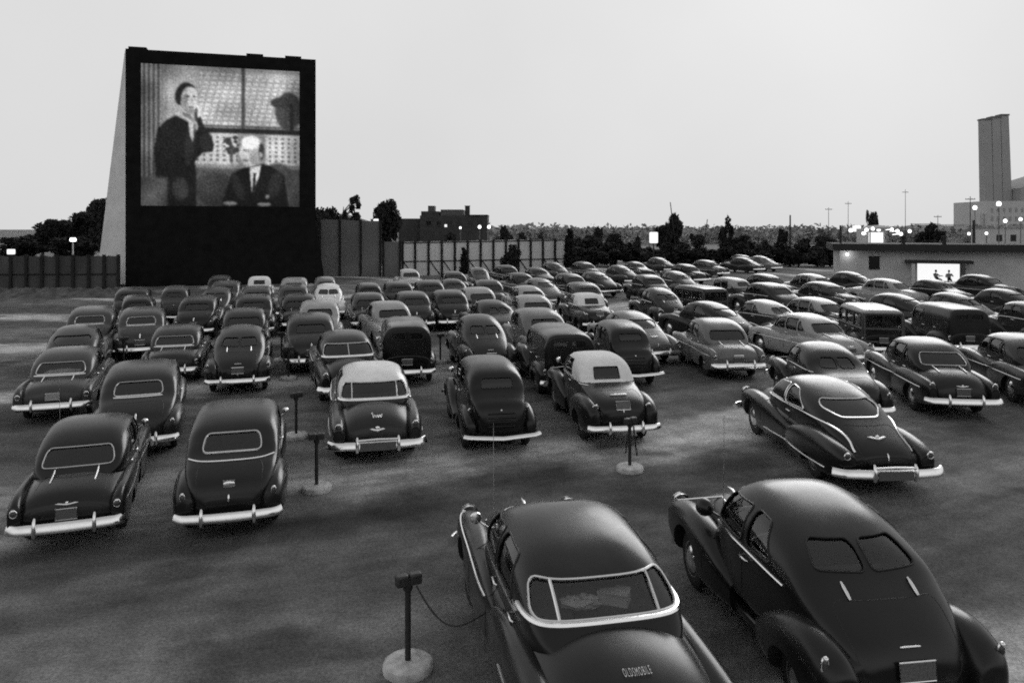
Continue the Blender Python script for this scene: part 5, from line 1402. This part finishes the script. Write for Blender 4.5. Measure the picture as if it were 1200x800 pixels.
bbox(mb, u_a, u_b, 0, .25, z_t, zr); bbox(mb, u_b, LB, 0, .25, -.2, zr); bbox(mb, 0, .25, .253, 8, -.2, zr); bbox(mb, LB - .25, LB, .253, 8, -.2, zr); bbox(mb, .253, LB - .253, 7.75, 8, -.2, zr); mb.build('wall', M_WALL, bld, 20)
mb = MB(); bbox(mb, -.5, LB + .5, -.9, 8.6, zr + .003, zr + .22); mb.build('roof', M_ROOF, bld, 20)
mb = MB(); bbox(mb, -.52, LB + .5, -1.0, -.903, zr - .33, zr + .26); bbox(mb, -.62, -.523, -1.0, 8.6, zr - .33, zr + .26); mb.build('fascia', M_FASCIA, bld, 20)
mb = MB(); bbox(mb, bu(1060), bu(1137), -1.3, -.003, z_t + .05, z_t + .30); mb.build('awning', M_FASCIA, bld, 20)
win = MB(); bbox(win, w_a, w_b, .10, .14, w0, w1); wo = win.build('window', M_DARKGLASS, bld, 20)
fr = MB(); bbox(fr, w_a - .05, w_b + .05, -.03, -.003, w1, w1 + .06); bbox(fr, w_a - .05, w_b + .05, -.05, -.003, w0 - .06, w0); fr.build('window_frame', M_FASCIA, wo, 20)
M_LIT = emit('lit_interior', 1.0, 0.93)
mb = MB(); bbox(mb, u_a - .05, u_b + .05, 2.6, 2.65, -.1, z_t + .1); mb.build('lit_interior', M_LIT, bld, 20)
mb = MB(); bbox(mb, bu(1065.5), bu(1069.5), -1.25, -1.10, -.2, z_t + .05); mb.build('post', noisy('white_post', .5, .1, 3), bld, 20)
for px in (1061, 1110):
    mb = MB(); c = bx * bu(px) + by * 1.2; mb.lathe([(.16, zr + .22), (.16, zr + .75), (.24, zr + .76), (.22, zr + .95)], 12, (c.x, c.y, 0)); mb.build('roof_vent', M_FASCIA, bld, 40)
lp = MB(); c = bx * bu(992.5) + by * -.22; zl = bz(993, 298); lp.tube([bx * bu(992.5) + by * -.01 + Vector((0, 0, zl + .22)), c + Vector((0, 0, zl + .26)), c + Vector((0, 0, zl + .12))], .02, 6)
wl = lp.build('wall_lamp', M_FASCIA, bld, 40); g = MB(); g.ball(c + Vector((0, 0, zl)), .13); M_LAMP = emit('lamp_glow', 1.0, 2.5); g.build('bulb', M_LAMP, wl, 60)
L_ = bpy.data.lights.new('wall_lamp_light', 'POINT'); L_.energy = 14; L_.shadow_soft_size = .2; lo = link(bpy.data.objects.new('wall_lamp_light', L_)); lo.location = bld.location + c + by * -.15 + Vector((0, 0, zl))
# two people on a bench in the lit doorway
bn = empty('bench', bld.location + bx * bu(1108) + by * 1.5); bn.rotation_euler = (0, 0, bang); tag(bn, 'low bench inside the brightly lit doorway', 'bench')
mb = MB(); mb.box((0, 0, .40), (2.0, .42, .06)); mb.build('seat', M_WOOD_DARK, bn, 20)
for s in (-.85, .85): mb = MB(); mb.box((s, 0, .185), (.08, .36, .365)); mb.build('leg', M_WOOD_DARK, bn, 20)
for px, hd, lab in ((1101, .3, 'dark figure seated left in the lit doorway'), (1116.5, -.4, 'dark figure seated right in the lit doorway')):
    J, B, R, mats = sitter(); q = person(J, B, R, mats, lab, (0, -.01, .72), (0, 1, 0)); c = bld.location + bx * bu(px) + by * 1.5; q.location = c + Vector((0, 0, .56)); q.rotation_euler = (0, 0, PI + hd)
mb = MB(); bbox(mb, u_a - .3, u_b + .3, .26, 2.6, -.1, .004); mb.build('floor_slab', M_ROOF, bld, 20)

# ------------------------------------------------------------------ lamps, poles, signs
M_BRICK = noisy('dark_brick', .05, .25, 1.5, rough=.9); M_SLATE = noisy('slate', .09, .2, 1, rough=.7); M_CONC = noisy('hazed_concrete', .33, .08, .06, rough=.9); M_CONC2 = noisy('hazed_station_wall', .52, .08, .06, rough=.9)  # power station concrete and walls: greys lightened in colour in place of haze
M_POLE = noisy('lamp_post_paint', .12, .2, 4); M_POLE_D = noisy('wood_pole', .03, .3, 4, rough=.9)
def street_lamp(px, py, d, rpx, label, twin=False, pale=False):
    p = at(px, py, d); g = gz(p.x, p.y); root = empty('street_lamp', (p.x, p.y, g)); tag(root, label, 'street lamp', 'lit lamps beyond the lot')
    h = p.z - g; r = .72 * rpx / F_PX * d * DK; mb = MB(); mb.tube([(0, 0, -.2), (0, 0, h * .5), (0, 0, h - r * .6)], [.12, .09, .06], 8)
    mb.lathe([(.2, -.1), (.2, .25), (.13, .4)], 10); mb.build('pole', noisy('white_pole', .6, .1, 4) if pale else M_POLE, root, 60)
    for s in ((-.75, .75) if twin else (0,)):
        mb = MB(); mb.ball((s * r, 0, h), (r, r, r * 1.15), 0, 14, 10); mb.build('globe', M_LAMP, root, 60)
        mb = MB(); mb.lathe([(r * .5, h - r * 1.2), (r * .55, h - r * .95)], 10, (s * r, 0, 0)); mb.build('fitter', M_POLE_D, root, 60)
    return root
street_lamp(85.5, 281, 108, 3.0, 'twin white globe lamp on a pale post behind the left fence', True, True)
for px, py, d, r, lab in [(573, 266, 125, 2.6, 'right one of two lamps at the brick house corner'), (562, 266, 126, 2.6, 'left one of two lamps at the brick house corner'), (539.5, 267, 124, 1.8, 'small lamp before the middle of the brick house'), (464, 263.5, 122, 1.6, 'small lamp by the round tree'),
    (1142.5, 243.5, 190, 3.2, 'street lamp left in front of the power station'), (1170.5, 239, 185, 3.6, 'street lamp highest in front of the chimneys'), (1135.5, 274, 150, 2.2, 'low lamp left of the dark utility pole'), (1156, 273.5, 150, 2.2, 'low lamp right of the dark utility pole'),
    (1066, 271, 150, 2.6, 'lamp just right of the bright glare'), (997, 270, 170, 3.0, 'lamp above the left end of the low building'), (1178, 259, 210, 2.8, 'lamp low at the power station wall'), (1196, 257, 210, 2.6, 'lamp nearest the right edge at the power station')]:
    street_lamp(px, py, d, r, lab)
def panel_sign(px, py, d, wpx, hpx, label, cat, mat, name):
    p = at(px, py, d); g = gz(p.x, p.y); root = empty(name, (p.x, p.y, g)); tag(root, label, cat)
    w, h = wpx / F_PX * d * DK, hpx / F_PX * d * DK; z = p.z - g
    mb = MB(); mb.box((0, 0, z), (w, .3, h)); o = mb.build('face', mat, root, 20)
    bv = o.modifiers.new('b', 'BEVEL'); bv.width = min(w, h) * .18; bv.segments = 4
    mb = MB()
    for s in ((-.3, .3) if wpx > 14 else (0,)): mb.tube([(s * w, .05, -.2), (s * w, .05, z - h * .4)], .09, 8)
    mb.build('pole', M_POLE_D, root, 60); return root
M_SIGN = emit('lit_sign', 1.0, 0.95)
panel_sign(766, 278.5, 122, 10, 13, 'square white lit sign box above the hedge', 'sign', M_SIGN, 'lit_sign')
panel_sign(440.5, 262, 116, 6, 11, 'narrow white lit sign behind the grey panel wall', 'sign', M_SIGN, 'lit_sign')
panel_sign(13, 295, 112, 9, 6, 'white lit board behind the fence at far left', 'sign', M_SIGN, 'lit_board')
panel_sign(1004, 268, 185, 10, 7, 'small lit board left of the big glare', 'sign', M_SIGN, 'lit_board')
# bright filling station: lit canopy with rows of bare lamps
p = at(1028, 268, 170); g = gz(p.x, p.y); root = empty('filling_station', (p.x, p.y, g)); tag(root, 'floodlit white filling station far behind the low building', 'building')
hh = p.z - g; mb = MB(); mb.box((0, 2.5, hh * .5), (3.2, 4, hh)); mb.build('wall', M_CONC2, root, 20)
mb = MB(); mb.lathe([(2.2, hh - .1), (2.4, hh + .15), (1.8, hh + .5), (.3, hh + .6)], 18); mb.build('canopy', M_CONC2, root, 40)
mb = MB(); mb.box((0, .48, hh * .66), (2.5, .05, hh * .42)); mb.build('lit_window', M_LIT, root, 40)
for s in (-1.8, 1.8):
    mb = MB(); mb.tube([(s, -1.2, 0), (s, -1.2, hh)], .10, 8); mb.build('canopy_post', M_POLE, root, 60)
for q in ((-2.6, .1), (-1.5, .3), (-.5, .15), (.6, .5), (1.7, .2), (2.7, -.1), (-3.1, -.5), (3.3, -.6)):
    mb = MB(); mb.ball((q[0], -1.6, hh + q[1] - .3), .30, 0, 12, 8); mb.tube([(q[0], -1.3, hh + q[1] - .3), (q[0] * .7, -.6, hh + q[1] - .4)], .05, 6); mb.build('lamp', M_LAMP, root, 60)

def pole(px, ytop, d, label, lean=0.0, arms=1, r=.09):
    p = at(px, ytop, d); g = gz(p.x, p.y); h = p.z - g; root = empty('utility_pole', (p.x - lean * h, p.y, g)); tag(root, label, 'utility pole', 'thin poles on the skyline')
    mb = MB(); mb.tube([(0, 0, -.3), (lean * h, 0, h)], [r, r * .6], 8); mb.build('pole', M_POLE_D, root, 60)
    for k in range(arms):
        z = h * (.95 - .1 * k); mb = MB(); mb.box((lean * z, 0, z), (1.7, .10, .12)); a = mb.build('crossarm', M_POLE_D, root, 20)
        mb = MB()
        for s in (-.75, -.3, .3, .75): mb.lathe([(.03, z + .06), (.05, z + .12), (.03, z + .2)], 8, (lean * z + s, 0, 0))
        mb.build('insulator', M_POLE_D, a, 60)
pole(785.5, 237, 142, 'bare leaning pole above the dark hedge tree', -.12, 0, .10); pole(829, 257, 138, 'short leaning pole in the middle of the hedge', .15, 0, .09); pole(926, 252, 130, 'dark short pole right of the narrow hedge tree', 0, 0, .16)
for px, yt, d, lab in [(971, 243, 240, 'first thin pole above the hedge end'), (994, 236, 260, 'tall thin pole just left of the glare'), (1061, 222, 280, 'tall hair-thin pole right of the glare')]: pole(px, yt, d, lab)
pole(1137, 230, 170, 'tall pole left of the power station lamps', 0, 1); pole(1141, 258, 120, 'short thick dark pole behind the low building', 0, 0, .22); pole(985, 264, 90, 'dark post at the left end of the low building roof', 0, 0, .16); pole(1099, 252, 220, 'thin pole behind the dark bush at right', 0, 1)

# ------------------------------------------------------------------ brick house and power station
D_H = 150 * DK
def hx(px): return (px - CX) / F_PX * D_H
def hz_(py): return EYE - (py - HZ) / F_PX * D_H
h0 = gz(-8, D_H); house = empty('brick_house', (hx(530), D_H, h0)); tag(house, 'dark brick house with flat roofs and a chimney behind the fence', 'house')
def hb(name, a, b_, t, mat, v0=0, v1=9, base=None, parent=None):
    mb = MB(); z0_ = (h0 if base is None else hz_(base)) - h0; z1_ = hz_(t) - h0; mb.box((hx((a + b_) / 2) - hx(530), (v0 + v1) / 2, (z0_ + z1_) / 2), (hx(b_) - hx(a), v1 - v0, z1_ - z0_)); return mb.build(name, mat, parent or house, 20)
hb('wall', 492, 571, 252.5, M_BRICK); hb('wing', 466, 491.8, 256, M_BRICK, 1, 8); hb('upper_storey', 493, 514, 247.5, M_BRICK, .5, 8.5, 252.45); hb('roof', 516, 542, 245.5, M_SLATE, .5, 8.5, 252.4); ch = hb('chimney', 543.5, 549, 241, M_BRICK, 3, 4, 252.4)
hb('chimney_cap', 543, 549.5, 240.3, M_SLATE, 2.9, 4.1, 241, ch); hb('roof_lantern', 499, 507, 240.5, M_SLATE, 3, 5, 247.4); hb('parapet', 549.5, 571.5, 251.6, M_SLATE, -.2, 9.2, 252.4)
for a in range(500, 570, 12):
    w_ = hb('window', a, a + 5, 259, M_DARKGLASS, -.05, .02, 264); hb('sill', a - .5, a + 5.5, 264, M_SLATE, -.12, .02, 264.6, w_)
hb('window', 521, 524, 263, M_LIT, -.05, .02, 266)
p = at(403, 252, 135); root = empty('gabled_shed', (p.x, p.y, gz(p.x, p.y))); tag(root, 'dark gabled shed roof showing over the grey panel wall', 'shed')
mb = MB(); hh = p.z - root.location.z; mb.add([(-4.5, 0, 0), (4.5, 0, 0), (4.5, 0, hh - 1.6), (-1, 0, hh), (-4.5, 0, hh), (-4.5, 6, 0), (4.5, 6, 0), (4.5, 6, hh - 1.6), (-1, 6, hh), (-4.5, 6, hh)], [(0, 1, 2, 3, 4), (9, 8, 7, 6, 5), (1, 6, 7, 2), (4, 9, 5, 0)]); mb.build('wall', M_BRICK, root, 20)
mb = MB(); mb.add([(4.9, -.3, hh - 1.75), (-1, -.3, hh + .05), (-4.8, -.3, hh + .05), (4.9, 6.3, hh - 1.75), (-1, 6.3, hh + .05), (-4.8, 6.3, hh + .05), (4.9, -.3, hh - 1.55), (-1, -.3, hh + .25), (-4.8, -.3, hh + .25), (4.9, 6.3, hh - 1.55), (-1, 6.3, hh + .25), (-4.8, 6.3, hh + .25)], [(0, 1, 7, 6), (1, 2, 8, 7), (6, 7, 10, 9), (7, 8, 11, 10), (3, 9, 10, 4), (4, 10, 11, 5), (0, 3, 4, 1), (1, 4, 5, 2), (0, 6, 9, 3), (2, 5, 11, 8)]); mb.build('roof', M_SLATE, root, 20)
D_P = 520 * DK
def qx(px): return (px - CX) / F_PX * D_P
def qz(py): return EYE - (py - HZ) / F_PX * D_P
g = gz(qx(1170), D_P); ps = empty('power_station', (qx(1170), D_P, g)); tag(ps, 'grey power station with three square chimneys side by side', 'power station')
def qb(name, a, b_, t, mat, v0, v1, base=None):
    mb = MB(); z0_ = 0 if base is None else qz(base) - g; z1_ = qz(t) - g; mb.box((qx((a + b_) / 2) - qx(1170), (v0 + v1) / 2, (z0_ + z1_) / 2), (qx(b_) - qx(a), v1 - v0, z1_ - z0_)); return mb.build(name, mat, ps, 20)
for a, b_, t, a2, b2 in ((1152.5, 1162.2, 140.5, 1154.5, 1164.2), (1162.9, 1172.8, 138, 1164.8, 1175.0), (1173.5, 1182.6, 135.5, 1175.6, 1186)):
    mb = MB(); zt_ = qz(t) - g; zz = qz(236) - g; X = lambda q: qx(q) - qx(1170)
    mb.add([(X(a2), 0, zz), (X(b2), 0, zz), (X(b2), 5, zz), (X(a2), 5, zz), (X(a), .3, zt_), (X(b_), .3, zt_), (X(b_), 4.7, zt_), (X(a), 4.7, zt_)], [(3, 2, 1, 0), (4, 5, 6, 7), (0, 1, 5, 4), (1, 2, 6, 5), (2, 3, 7, 6), (3, 0, 4, 7)]); c = mb.build('chimney', M_CONC, ps, 20)
    mb = MB(); mb.box(((X(a) + X(b_)) / 2, 2.5, zt_ + .4), (X(b_) - X(a) + .5, 5.2, .8)); mb.build('chimney_cap', M_POLE, c, 20)
qb('hall', 1148, 1260, 236.1, M_CONC2, -6, 24); qb('annex', 1143, 1147.8, 250, M_CONC2, -4, 14)
mb = MB(); X = lambda q: qx(q) - qx(1170); z_ = qz(236) - g
mb.add([(X(1186.5), -6, z_), (X(1260), -6, z_), (X(1260), -6, qz(196) - g), (X(1200), -6, qz(214) - g), (X(1188), -6, qz(221) - g), (X(1186.5), 24, z_), (X(1260), 24, z_), (X(1260), 24, qz(196) - g), (X(1200), 24, qz(214) - g), (X(1188), 24, qz(221) - g)], [(0, 1, 2, 3, 4), (9, 8, 7, 6, 5), (0, 4, 9, 5), (4, 3, 8, 9), (3, 2, 7, 8), (2, 1, 6, 7)]); mb.build('roof', M_CONC, ps, 20)
for k, px in enumerate((1153, 1160, 1167, 1174, 1181, 1188, 1195)):
    for t in (244, 254, 263): qb('window', px, px + 2.6, t, M_CONC, -6.15, -6.003, t + 5)  # windows in pale concrete grey: haze painted as lost contrast
# far blocks of town before the station
for a, b_, t, d, lab in [(1084, 1100, 262, 320, 'low grey shed left of the dark far bush'), (1112, 1134, 263, 330, 'long low grey shed before the power station'), (1160, 1215, 266, 240, 'low pale shed at the foot of the power station'), (1040, 1058, 266, 340, 'low shed right of the filling station')]:
    d *= DK; x0_, x1_ = (a - CX) / F_PX * d, (b_ - CX) / F_PX * d; z1_ = EYE - (t - HZ) / F_PX * d; g = gz((x0_ + x1_) / 2, d); o = empty('shed', ((x0_ + x1_) / 2, d, g)); tag(o, lab, 'shed'); w = x1_ - x0_; h = z1_ - g
    mb = MB(); mb.box((0, 4, h / 2 - .2), (w, 8, h - .4)); mb.build('wall', M_CONC2, o, 20); mb = MB(); mb.box((0, 4, h - .10), (w + .8, 8.8, .19)); mb.build('roof', M_CONC, o, 20)
    for k in range(3): mb = MB(); mb.box((w * (k - 1) * .3, -.03, h * .5), (w * .12, .05, h * .3)); mb.build('window', M_DARKGLASS, o, 20)
for px, d, a, tone, lab in [(1030, 150, 80, 'dark', 'dark car on the street beyond the low building, left'), (1046, 154, 84, 'dark', 'dark car on the street beyond the low building, second from left'), (1098, 158, 86, 'charcoal', 'dark car on the street beyond the roof vents')]:
    r0 = copy_car(PROTO['big'], True); repaint(r0, tone); d *= DK; X_ = (px - CX) / F_PX * d; r0.matrix_world = ground_frame(X_, d, math.radians(a)); r0.name = 'parked_car'; tag(r0, lab, 'car', 'cars on the street beyond')

# ------------------------------------------------------------------ speaker stands
M_BASE = noisy('concrete_base', .48, .3, 9, rough=.95, bump=.4); M_IRON = noisy('dark_iron', .02, .3, 12, rough=.7); M_SPK = noisy('speaker_case', .03, .25, 16, rough=.5)
def speaker_stand(cords=False):
    root = empty('speaker_stand')
    m = MB(); m.lathe([(.27, -.03), (.285, .03), (.275, .085), (.24, .11), (.05, .115)], 26)
    rr = random.Random(3)
    for v in m.v: v.x *= 1 + rr.uniform(-.02, .02); v.y *= 1 + rr.uniform(-.02, .02)
    m.build('base', M_BASE, root, 40)
    m = MB(); m.tube([(0, 0, .10), (0, 0, .95)], .034, 12); m.build('pole', M_IRON, root, 60)
    m = MB(); m.lathe([(.04, .88), (.055, .91), (.055, 1.0), (.04, 1.04)], 14); m.build('junction_box', M_IRON, root, 50)
    for s in (-1, 1):
        m = MB(); m.box((s * .078, -.02, 1.02), (.14, .11, .125)); o = m.build('speaker', M_SPK, root, 20)
        bv = o.modifiers.new('b', 'BEVEL'); bv.width = .022; bv.segments = 3
        m = MB()
        for k in range(4): m.box((s * .078, -.0765, .985 + .023 * k), (.09, .005, .007))
        m.build('grille', M_IRON, o, 20)
        if cords:
            m = MB(); m.tube([Vector((s * (.05 + .10 * math.sin(t * PI)), -.05 + .02 * math.cos(t * 9), .95 - .66 * math.sin(t * PI) * (1 if s > 0 else .85))) for t in [k / 20 for k in range(21)]], .009, 6); m.build('cord', M_RUBBER, root, 60)
    return root
SP = [(478, 784, 'nearest speaker stand, on a pale concrete disc left of the nearest sedan'), (371, 574, 'speaker stand behind the left rear corner of the white-roofed hardtop'), (738, 551, 'speaker stand with looped cords behind the white-topped convertible'), (347, 513, 'speaker stand right of the dome-roofed belt-line sedan'),
      (338, 445, 'tilted-looking speaker stand beyond the dome-roofed sedan'), (330, 423, 'speaker stand right of the plain round-backed sedan'), (145, 430, 'speaker stand between the two left files of cars'), (516, 425, 'speaker stand beside the black box-backed van'), (860, 552, 'speaker stand at the left front of the black chrome-swept fastback'), (520, 470, 'hidden stand')]
proto = None
for px, py, lab in SP[:8]:
    p = ray_point(px, py, 0)
    if proto is None: proto = s_ = speaker_stand(); first = s_
    elif px == 738: s_ = speaker_stand(True)
    else: s_ = copy_car(proto, False)
    s_.location = p; s_.rotation_euler = (0, 0, .25 + (px % 7) * .1); s_.name = 'speaker_stand'; tag(s_, lab, 'speaker stand', 'speaker stands between the parking bays')
# the nearest stand has its cord stretched to the car
bpy.context.view_layer.update()
iv_ = first.matrix_world.inverted(); e = iv_ @ (roots[0].matrix_world @ Vector((-.95, -.25, .80))); a = Vector((.1, 0, .92))
m = MB(); m.tube([a.lerp(e, t) - Vector((0, 0, .34 * math.sin(t * PI) * (1 - .3 * t))) for t in [k / 16 for k in range(17)]], .012, 6)
m.build('cord', M_RUBBER, first, 60)

# ------------------------------------------------------------------ light, sky, camera
w = bpy.data.worlds.new('World'); scene.world = w; w.use_nodes = True; nt = w.node_tree
bg = nt.nodes['Background']; sky = nt.nodes.new('ShaderNodeTexSky'); sky.sky_type = 'NISHITA'; sky.sun_disc = False
SUN_EL, SUN_AZ = math.radians(24), math.radians(24)          # azimuth from straight ahead towards the right
sky.sun_elevation = SUN_EL; sky.sun_rotation = SUN_AZ; sky.air_density = 1.0; sky.dust_density = 4.0
bw = nt.nodes.new('ShaderNodeRGBToBW'); nt.links.new(sky.outputs['Color'], bw.inputs['Color'])
tcw = nt.nodes.new('ShaderNodeTexCoord'); nz = nt.nodes.new('ShaderNodeTexNoise'); nz.inputs['Scale'].default_value = 1.3; nz.inputs['Detail'].default_value = 5
nt.links.new(tcw.outputs['Generated'], nz.inputs['Vector'])
cm = nt.nodes.new('ShaderNodeMapRange'); cm.inputs['From Min'].default_value = .3; cm.inputs['From Max'].default_value = .7; cm.inputs['To Min'].default_value = 6.5; cm.inputs['To Max'].default_value = 7.5
nt.links.new(nz.outputs['Fac'], cm.inputs['Value'])
sepw = nt.nodes.new('ShaderNodeSeparateXYZ'); nt.links.new(tcw.outputs['Generated'], sepw.inputs[0])
def mr(v, a, b_, c, d):
    n = nt.nodes.new('ShaderNodeMapRange'); n.interpolation_type = 'SMOOTHSTEP'
    for k, x in zip(('From Min', 'From Max', 'To Min', 'To Max'), (a, b_, c, d)): n.inputs[k].default_value = x
    nt.links.new(v, n.inputs['Value']); return n.outputs['Result']
def mm(op, a, b_):
    n = nt.nodes.new('ShaderNodeMath'); n.operation = op; nt.links.new(a, n.inputs[0]); nt.links.new(b_, n.inputs[1]); return n.outputs[0]
back = mr(sepw.outputs['Y'], -.7, .6, .62, 1.0)            # dusk: the sky ahead is bright, the low sky behind the photographer dark
zen = mr(sepw.outputs['Z'], .36, .9, 1.04, .55)            # the light lingers round the horizon, the zenith is already dim
low = mr(sepw.outputs['Z'], .05, .28, 0.0, 1.0)
mxl = nt.nodes.new('ShaderNodeMix'); mxl.data_type = 'FLOAT'; nt.links.new(low, mxl.inputs['Factor']); nt.links.new(back, mxl.inputs['A']); nt.links.new(zen, mxl.inputs['B'])
mu = nt.nodes.new('ShaderNodeMath'); mu.operation = 'MULTIPLY'; nt.links.new(cm.outputs['Result'], mu.inputs[0]); nt.links.new(mxl.outputs['Result'], mu.inputs[1])
mixn = nt.nodes.new('ShaderNodeMix'); mixn.data_type = 'FLOAT'; mixn.inputs['Factor'].default_value = .985      # an even overcast veils the clear sky
nt.links.new(bw.outputs['Val'], mixn.inputs['A']); nt.links.new(mu.outputs[0], mixn.inputs['B'])
nt.links.new(mixn.outputs['Result'], bg.inputs['Color']); bg.inputs['Strength'].default_value = .10
sl = bpy.data.lights.new('sun', 'SUN'); sl.energy = .8; sl.angle = math.radians(30); sl.color = (1, 1, 1)
so = link(bpy.data.objects.new('sun', sl)); dv = Vector((math.sin(SUN_AZ) * math.cos(SUN_EL), math.cos(SUN_AZ) * math.cos(SUN_EL), math.sin(SUN_EL))); so.rotation_euler = dv.to_track_quat('Z', 'Y').to_euler(); so.location = (0, 0, 60)
cam = bpy.data.cameras.new('camera'); co = link(bpy.data.objects.new('camera', cam)); co.location = (0, 0, EYE); co.rotation_euler = (PI / 2, 0, 0)
cam.sensor_width = 36; cam.lens = 36 * F_PX / 1200; cam.shift_y = -(400 - HZ) / 1200; cam.clip_end = 6000; cam.clip_start = .1
scene.camera = co
vs_ = scene.view_settings; scene.display_settings.display_device = 'sRGB'; vs_.view_transform = 'Standard'; vs_.look = 'None'; vs_.exposure = 0; vs_.gamma = 1; vs_.use_curve_mapping = False
scene.render.engine = 'CYCLES'; scene.cycles.use_denoising = False; scene.cycles.filter_width = 1.9; scene.cycles.use_adaptive_sampling = True; scene.cycles.adaptive_threshold = .035; scene.cycles.adaptive_min_samples = 16; scene.cycles.max_bounces = 6; scene.cycles.transparent_max_bounces = 16; scene.cycles.caustics_reflective = False; scene.cycles.caustics_refractive = False
for k in PT.values():
    for r0 in k:
        if not r0.get('label'):
            for ch in list(r0.children): bpy.data.objects.remove(ch)
for o in list(bpy.data.objects):
    if o.type == 'EMPTY' and not o.children and o.parent is None: bpy.data.objects.remove(o)
